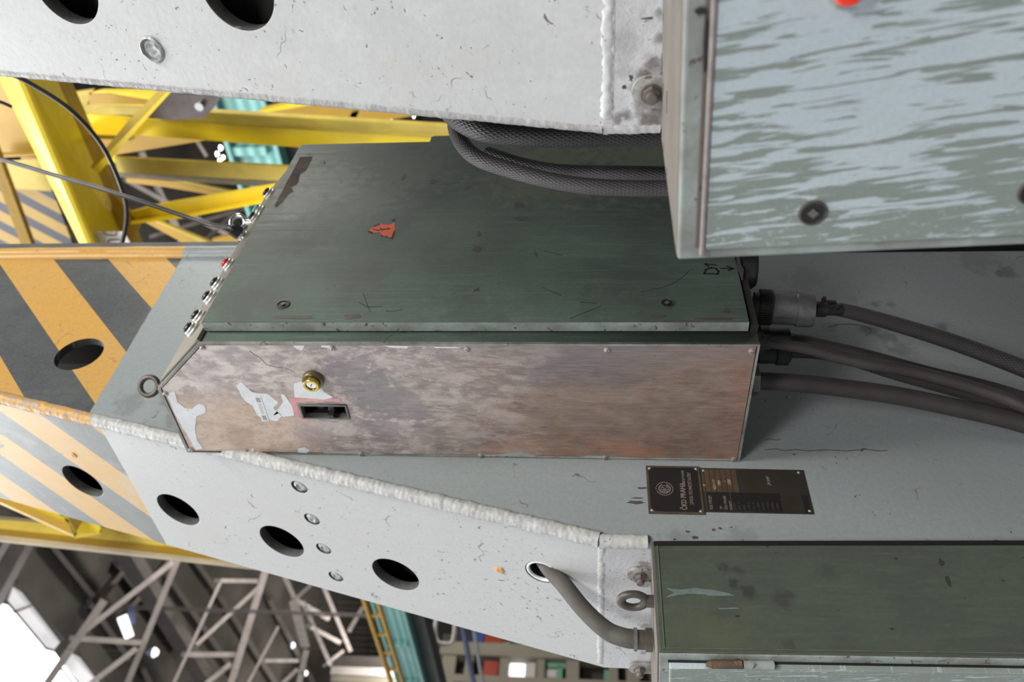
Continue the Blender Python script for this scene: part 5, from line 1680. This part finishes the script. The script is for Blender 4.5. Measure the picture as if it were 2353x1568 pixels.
multi('lower_angle_beam', [
    ([f(300, 488), f(365, 471), f(640, 424), f(640, 450), f(420, 490), f(315, 512)], 0.02, M_yellow),
    ([f(300, 508), f(420, 490), f(640, 450), g(640, 460), g(420, 502), g(300, 516)], 0.02, M_yellow),
    ([f(255, 440), f(300, 488), f(322, 520), f(305, 552), f(296, 610), f(262, 610)], 0.02, M_ochre)], crane)
f = X_(4.3); g = X_(4.25)
multi('lower_brace', [
    ([f(335, 512), f(352, 508), f(480, 560), f(480, 582), f(420, 558)], 0.04, M_ochre),
    ([g(352, 508), g(362, 508), g(490, 560), g(480, 566)], 0.02, M_yellowdull)], crane)
f = X_(4.5)
multi('small_gusset', [([f(486, 552), f(530, 541), f(560, 545), f(560, 575), f(480, 575)], 0.03, M_ochre)], crane)
f = X_(4.4)
hz = multi('striped_board', [([f(-10, 430), f(120, 436), f(185, 610), f(-10, 610)], 0.02, M_farhaz)], crane, 'ochre board with dark hazard stripes')
multi('plain_board', [([f(-10, 185), f(30, 200), f(100, 360), f(-10, 362)], 0.02, M_ochre)], crane)
f = X_(4.3)
multi('board_edge', [([f(-10, 363), f(100, 358), f(122, 408), f(118, 440), f(-10, 430)], 0.04, M_yellowdull), ([f(-10, 356), f(100, 355), f(106, 366), f(-10, 370)], 0.03, M_ochre)], crane)
f = X_(4.1)
pbeam(f(-22, 340), f(78, 610), pxw(f(30, 480), 22), pxw(f(30, 480), 24), 0.05, M_brownyel, 'edge_brace', None, tilt=0.5, parent=crane)
f = X_(3.38)
lab = thing('number_label', 'white painted label with black digits at foot of yellow beam', 'label', f(245, 550))
quad_plate('label_board', [f(197, 556), f(210, 540), f(222, 534), f(285, 533), f(298, 556), f(306, 610), f(190, 610)], 0.005, M_card, lab)
f = X_(3.37)
for q in ([(238, 533), (243, 540), (266, 541), (268, 534)], [(248, 557), (251, 551), (275, 551)]):
    pts = [f(u, v) for u, v in q]
    tube('digit_stroke', pts, 0.0035, M_ink, lab, seg=8, sm=False)

# lower left: girder and brace seen below the striped side plate
yg = thing('yellow_girder', 'long yellow girder with a brace, below the striped leg, lower left', 'beam', Y_(3.2)(300, 1250))
M_worn = simple('worn_primer_on_yellow', (0.40, 0.33, 0.22), 0.6, 0, 0.4, 3)
f = Y_(3.2); g = Y_(3.12); h_ = Y_(3.26)
multi('girder_body', [
    ([h_(-10, 1186), h_(250, 1208), h_(500, 1234), f(500, 1240), f(250, 1214), f(-10, 1194)], 0.02, M_worn),
    ([f(-10, 1194), f(250, 1214), f(500, 1240), f(760, 1272), f(760, 1300), f(330, 1250), f(-10, 1214)], 0.02, M_yellowdull),
    ([f(-10, 1214), f(330, 1250), f(760, 1300), g(760, 1322), g(330, 1272), g(-10, 1232)], 0.02, M_ochre),
    ([g(-10, 1229), g(330, 1268), g(760, 1318), g(760, 1324), g(330, 1276), g(-10, 1240)], 0.02, M_worn)], yg)
f = Y_(2.9); g = Y_(2.8)
multi('brace', [
    ([f(-10, 1128), f(14, 1126), f(30, 1122), f(158, 1196), f(163, 1206), f(-10, 1140)], 0.02, M_yellow),
    ([g(-10, 1133), g(158, 1204), g(168, 1230), g(-10, 1150)], 0.02, M_ochre),
    ([f(126, 1150), f(133, 1152), f(174, 1220), f(168, 1230)], 0.02, M_yellowdull)], yg)
f = Y_(3.0)
multi('gusset', [
    ([f(170, 1160), f(192, 1172), f(208, 1186), f(232, 1214), f(228, 1222), f(168, 1232), f(190, 1198)], 0.02, M_yellow),
    ([f(133, 1152), f(172, 1166), f(190, 1197), f(172, 1224)], 0.03, M_brownyel)], yg)

# =================================================================== the hall behind
def structure(name, bm, mat):
    o = from_bm(name, bm, mat); tag(o, kind='structure'); return o


bm = bmesh.new(); box(bm, -8, 40, -8, 46, FLOOR - 0.2, FLOOR); structure('floor', bm, M_floor)
ROOF = 11.0
# roof with an opening for the skylight: strips around the glazed opening
sk = [onZ(u, v, ROOF) for u, v in ((-30, 1385), (22, 1390), (190, 1600), (-30, 1600))]
bm = bmesh.new()
box(bm, 2.5, 45, 1.5, 46, ROOF + 0.35, ROOF + 0.5)
structure('ceiling', bm, M_roof)
bm = bmesh.new(); box(bm, -2, 45, 44, 44.3, FLOOR, ROOF + 0.4); structure('wall_back', bm, M_wallbrown)
bm = bmesh.new(); box(bm, 42, 42.3, -2, 46, FLOOR, ROOF + 0.4); structure('wall_right', bm, M_wallbrown)
# skylight
w1 = thing('window_1', None, None, sk[1], kind='structure')
del_keys = [k for k in ('label', 'category') if k in w1]
f = lambda u, v: onZ(u, v, ROOF)
quad_plate('glazing', [f(-30, 1380), f(18, 1392), f(60, 1440), f(107, 1495), f(125, 1500), f(175, 1568), f(200, 1610), f(-30, 1610)], 0.03, M_glasslit, w1)
f = lambda u, v: onZ(u, v, ROOF - 0.02)
quad_plate('dusty_pane', [f(31, 1350), f(50, 1362), f(138, 1476), f(124, 1494), f(108, 1486), f(20, 1380)], 0.02, M_glassdull, w1)
quad_plate('dusty_pane', [f(166, 1502), f(184, 1512), f(250, 1600), f(210, 1600), f(150, 1530)], 0.02, M_glassdull, w1)
for a, b in (((18, 1386), (108, 1494)), ((40, 1340), (146, 1472)), ((40, 1404), (72, 1392)), ((170, 1490), (240, 1568)), ((143, 1540), (190, 1600))):
    pbeam(onZ(*a, ROOF - .1), onZ(*b, ROOF - .1), pxw(onZ(*a, ROOF), 5), pxw(onZ(*b, ROOF), 5), 0.1, M_purlin, 'glazing_bar', None, parent=w1)
for a, b in (((0, 1534), (112, 1500)), ((0, 1556), (120, 1506))):
    pbeam(onZ(*a, ROOF - .1), onZ(*b, ROOF - .1), pxw(onZ(*a, ROOF), 3), pxw(onZ(*b, ROOF), 3), 0.1, M_silver, 'glazing_bar', None, parent=w1)


def truss(label, z, bars, mat=None):
    pts = [onZ(b[0][0], b[0][1], z) for b in bars]
    root = thing('roof_truss', label, 'roof truss', pts[0])
    for (a, b, w) in bars:
        A_, B_ = onZ(*a, z), onZ(*b, z)
        pbeam(A_, B_, pxw(A_, w), pxw(B_, w), 0.18, mat or M_truss, 'truss_member', None, parent=root)
    return root


truss('nearest pale roof truss, beside the bright skylight', 9.4, [((411, 1280), (285, 1590), 13), ((398, 1292), (199, 1447), 12), ((240, 1380), (95, 1590), 17), ((76, 1240), (-10, 1400), 15), ((180, 1468), (330, 1478), 12), ((314, 1491), (200, 1578), 12), ((24, 1235), (-10, 1290), 14)])
truss('second pale roof truss from the skylight, with horizontal strut', 9.0, [((615, 1296), (525, 1590), 15), ((593, 1352), (452, 1482), 9), ((508, 1335), (592, 1336), 9), ((506, 1340), (467, 1425), 7), ((467, 1425), (395, 1580), 7), ((434, 1505), (542, 1505), 11), ((530, 1526), (465, 1580), 11)])
truss('third roof truss, crossing struts above the teal girder end', 8.6, [((645, 1306), (678, 1378), 10), ((678, 1378), (757, 1424), 10), ((676, 1380), (724, 1336), 8), ((740, 1340), (806, 1498), 9), ((676, 1388), (702, 1490), 20), ((704, 1494), (685, 1580), 13), ((610, 1519), (686, 1519), 8), ((684, 1538), (640, 1580), 9), ((715, 1442), (783, 1478), 9), ((790, 1496), (752, 1525), 7), ((834, 1395), (806, 1444), 9), ((700, 1392), (760, 1530), 9), ((560, 1590), (640, 1440), 6)])
truss('far faint roof truss behind the yellow frame, upper left', 9.4, [((325, 350), (420, 560), 14), ((450, 320), (475, 360), 8), ((300, 420), (560, 560), 10), ((560, 470), (430, 590), 9), ((390, 480), (440, 600), 11), ((880, 262), (1000, 300), 9), ((905, 250), (930, 300), 8), ((360, 540), (560, 480), 8)])


def purlins():
    k = 0
    for a, b in (((120, 1255), (215, 1372)), ((275, 1300), (420, 1500)), ((390, 1330), (560, 1575)), ((505, 1370), (640, 1580)), ((210, 1390), (300, 1520)), ((330, 1540), (350, 1580)), ((620, 1380), (720, 1570)), ((420, 1250), (300, 1400)), ((450, 1290), (500, 1360)), ((320, 1270), (230, 1380))):
        A_, B_ = onZ(*a, ROOF + .1), onZ(*b, ROOF + .1)
        o = pbeam(A_, B_, pxw(A_, 11), pxw(B_, 11), 0.2, M_purlin, 'roof_purlin', 'faint dark roof purlin, ' + ['left edge, above tube lamp', 'crossing behind the tube lamp', 'between first and second truss', 'passing the lower right strut', 'beside the skylight corner', 'short one under the round lamp', 'under the third truss', 'slanting the other way, by the yellow girder', 'short one behind the top strut of second truss', 'slanting left towards the skylight'][k], 'purlins under the roof', cat='purlin')
        k += 1


purlins()
bm = bmesh.new(); box(bm, 10, 10.3, 4, 42, 10.2, 10.6)
o = from_bm('roof_beam', bm, M_purlin); tag(o, 'dark longitudinal roof beam far up behind the yellow frame', 'beam')

# lamps
def lamp(u, v, r, dist, mat, label, name='hall_lamp', group=None):
    p = atd(u, v, dist)
    root = thing(name, label, 'lamp', p, group)
    rad = pxw(p, r)
    bm = bmesh.new(); lathe(bm, Matrix.Translation(p), [(0, -rad * .9), (rad * .6, -rad * .75), (rad, -rad * .1), (rad * .9, rad * .3), (0, rad * .4)], 20)
    from_bm('bulb', bm, mat, root, smooth=True)
    bm = bmesh.new(); lathe(bm, Matrix.Translation(p), [(rad * 1.15, -rad * .05), (rad * .8, rad * .8), (rad * .3, rad * 1.6), (0, rad * 1.7)], 20)
    from_bm('lamp_shade', bm, M_bluegrey, root, smooth=True)
    bm = bmesh.new(); cyl(bm, Matrix.Translation(p + Vector((0, 0, rad * 1.5))), 0.004, ROOF + 0.35 - p.z - rad * 1.5, 8)
    from_bm('hanging_rod', bm, M_purlin, root)
    return root


lamp(354, 1500, 11, 17, M_lampcool, 'round pale hall lamp below the pale strut, lower left')
lamp(672, 1484, 7, 22, M_lampcool, 'small pale hall lamp by the third roof truss, upper one')
lamp(702, 1548, 6, 22, M_lampcool, 'small pale hall lamp by the third roof truss, lower one')
p = onZ(285, 1430, 9.6); p2_ = onZ(298, 1466, 9.6)
tl = thing('tube_lamp', 'short white tube lamp hanging from the pale strut', 'lamp', p2_)
pbeam(p, p2_, pxw(p, 22), pxw(p, 20), 0.2, M_lampcool, 'tube', None, parent=tl)
pbeam(onZ(302, 1404, 9.6), onZ(304, 1436, 9.6), pxw(p, 16), pxw(p, 14), 0.25, M_bluegrey, 'lamp_housing', None, parent=tl)
for k, (u, v, r) in enumerate([(506, 340, 10), (498, 354, 9), (512, 362, 8), (504, 370, 9), (870, 1388, 8), (874, 1402, 9), (880, 1416, 7), (893, 1446, 5), (892, 1456, 4), (903, 1470, 6), (900, 1484, 7), (906, 1498, 6), (885, 264, 9), (895, 275, 8), (950, 268, 6)]):
    lamp(u, v, r * 0.55, 26, M_lamp, 'bright lamp beside the teal girder, number %s of %s' % (['one', 'two', 'three', 'four', 'five', 'six', 'seven', 'eight'][k if k < 4 else k - 4 if k < 12 else k - 12], ['four clustered above the dirty yellow post', 'eight strung below the far leg', 'three just under the near leg'][0 if k < 4 else 1 if k < 12 else 2]), 'row_lamp', 'row of bright lamps beside the teal girder')

# teal crane girder
gr = thing('teal_girder', 'teal ribbed overhead crane girder running away through the hall', 'girder', (8.3, 9, 3.4))
GX = 8.0


def gpt(u, v): return onX(u, v, GX)


top_a = gpt(494, 238); top_b = gpt(938, 1568); bot_a = gpt(589, 231); bot_b = gpt(996, 1568)
y0g, y1g = 2.6, 30.0
zt = (gpt(494, 238).z + gpt(534, 378).z + gpt(882, 1389).z) / 3
zb_ = (gpt(589, 231).z + gpt(633, 381).z + gpt(949, 1406).z) / 3
bm = bmesh.new(); box(bm, GX, GX + 0.5, y0g, y1g, zb_, zt)
from_bm('girder_web', bm, M_teal, gr)
yy = y0g
while yy < y1g:
    bm = bmesh.new(); box(bm, GX - 0.08, GX, yy, yy + 0.10, zb_ + 0.1, zt); yy += 1.5
    from_bm('web_stiffener', bm, M_teal, gr)
bm = bmesh.new(); box(bm, GX - 0.10, GX + 0.6, y0g, y1g, zt, zt + 0.05); box(bm, GX - 0.10, GX + 0.6, y0g, y1g, zb_ - 0.05, zb_)
from_bm('girder_flange', bm, M_teal, gr)
bm = bmesh.new(); box(bm, GX + 0.1, GX + 0.5, y0g, y1g, zb_ - (zt - zb_) * 0.62, zb_ - 0.06)
o = from_bm('dark_girder', bm, M_darkgreensteel); tag(o, 'black-green girder along the lower edge of the teal one', 'girder')
bm = bmesh.new()
g0_, g1_ = onX(834, 1372, 7.0), onX(880, 1510, 7.0)
gz = (g0_.z + g1_.z) / 2
box(bm, 7.0, 7.1, g0_.y - 6, g1_.y + 3, gz, gz + 0.05); box(bm, 7.0, 7.1, g0_.y - 6, g1_.y + 3, gz - 0.22, gz - 0.17)
yy = g0_.y - 6
while yy < g1_.y + 3:
    box(bm, 7.03, 7.07, yy, yy + 0.05, gz - 0.2, gz + 0.02); yy += 0.6
o = from_bm('yellow_walkway_rail', bm, M_ochre); tag(o, 'thin yellow walkway rail beyond the lamps, beside the teal girder', 'rail')

# far end of the hall at eye level: beige pier wall with windows, steps of coloured steel
YW = 24.0
f = Y_(YW)


def wall_rect(u0, v0, u1, v1, y, th, mat, parent=None, name='wall'):
    p = onY((u0 + u1) / 2, (v0 + v1) / 2, y)
    w = pxw(p, abs(v1 - v0)); h = pxw(p, abs(u1 - u0))
    bm = bmesh.new(); box(bm, p.x - w / 2 * 1.2, p.x + w / 2 * 1.2, y, y + th, p.z - h / 2, p.z + h / 2)
    return from_bm(name, bm, mat, parent)


fw = thing('office_front', 'beige office front with pillars and windows at bottom of picture', 'building', (12.4, YW, FLOOR))
wall_rect(995, 1480, 1545, 1720, YW + 0.6, 0.3, M_wallbrown, fw, 'back_panel')
for u0, v0, u1, v1 in ((1008, 1484, 1500, 1510), (1040, 1560, 1500, 1575)):
    wall_rect(u0, v0, u1, v1, YW - .2, 0.5, M_beige, fw, 'beam')
for u0, u1 in ((1010, 1042), (1064, 1082), (1145, 1165), (1232, 1250), (1300, 1330), (1400, 1420), (1440, 1470)):
    wall_rect(u0, 1484, u1, 1640, YW - .1, 0.5, M_beige, fw, 'pillar')
for u0, v0, u1, v1, m in ((1170, 1528, 1206, 1564, M_winlit), (1208, 1526, 1230, 1562, M_palewhite), (1254, 1540, 1278, 1556, M_palewhite), (1278, 1535, 1292, 1566, M_mint), (1255, 1523, 1300, 1534, M_mint), (1388, 1542, 1402, 1568, M_mint), (1100, 1510, 1145, 1520, M_wallbrown)):
    wall_rect(u0, v0, u1, v1, YW + 0.1, 0.1, m, fw, 'pane')
for u0, v0, u1, v1, m, l in ((1114, 1445, 1158, 1484, M_redsteel, 'red upper casing'), (1110, 1522, 1144, 1558, M_redsteel, 'red lower casing'), (1085, 1440, 1112, 1484, M_blue, 'blue casing'), (1046, 1440, 1084, 1484, M_darkgreensteel, 'dark casing')):
    o = wall_rect(u0, v0, u1, v1, YW - 0.1, 0.6, m, fw, 'casing'); o['label'] = l
# white rounded frame
fr = [(1004, 1418), (1000, 1450), (1008, 1478), (1036, 1480), (1044, 1458), (1046, 1425)]
wf = thing('white_frame', 'white rounded tube frame hanging below the far leg edge', 'frame', onY(1020, 1478, 16))
tube('frame_tube', [onY(u, v, 16) for u, v in fr], pxw(onY(1020, 1450, 16), 5), M_palewhite, wf, seg=10)
for q in (fr[0], fr[-1]):
    q = onY(*q, 16); bm = bmesh.new(); cyl(bm, Matrix.Translation(q), 0.02, ROOF + 0.35 - q.z, 8); from_bm('hanger', bm, M_purlin, wf)
# slanted blue-grey pipes
for k, (a, b) in enumerate((((1062, 1435), (1090, 1580)), ((1088, 1440), (1110, 1580)))):
    pp = thing('slanted_pipe', ['dark blue-grey slanted pipe nearer the white frame', 'pale blue-grey slanted pipe nearer the red casings'][k], 'pipe', onY(*b, 15))
    tube('pipe_body', [onY(*a, 15), onY(*b, 15)], pxw(onY(*a, 15), [6, 4][k]), [M_bluegrey, M_labelgrey][k], pp, seg=10, sm=False)
# pale crane rail girder across the bottom
o = wall_rect(640, 1530, 650, 1531, 30, 0.2, M_palewhite, None, 'rail_girder')
bpy.data.objects.remove(o)
pr = thing('rail_girder', 'pale horizontal runway girder left of the teal girder foot', 'girder', onY(850, 1545, 28))
pa, pb_ = onX(815, 1545, 14), onX(932, 1555, 14)
bm = bmesh.new()
pz = onY(820, 1543, 28)
pbeam(onY(760, 1541, 28), onY(935, 1547, 28), pxw(pz, 17), pxw(pz, 18), 0.4, M_palewhite, 'girder_face', None, parent=pr)
pbeam(onY(760, 1520, 28.5), onY(935, 1525, 28.5), pxw(pz, 26), pxw(pz, 26), 0.4, M_wallbrown, 'girder_back', None, parent=pr)
pbeam(onY(760, 1560, 28), onY(935, 1566, 28), pxw(pz, 14), pxw(pz, 14), 0.4, M_beige, 'lower_edge', None, parent=pr)
bm.free()
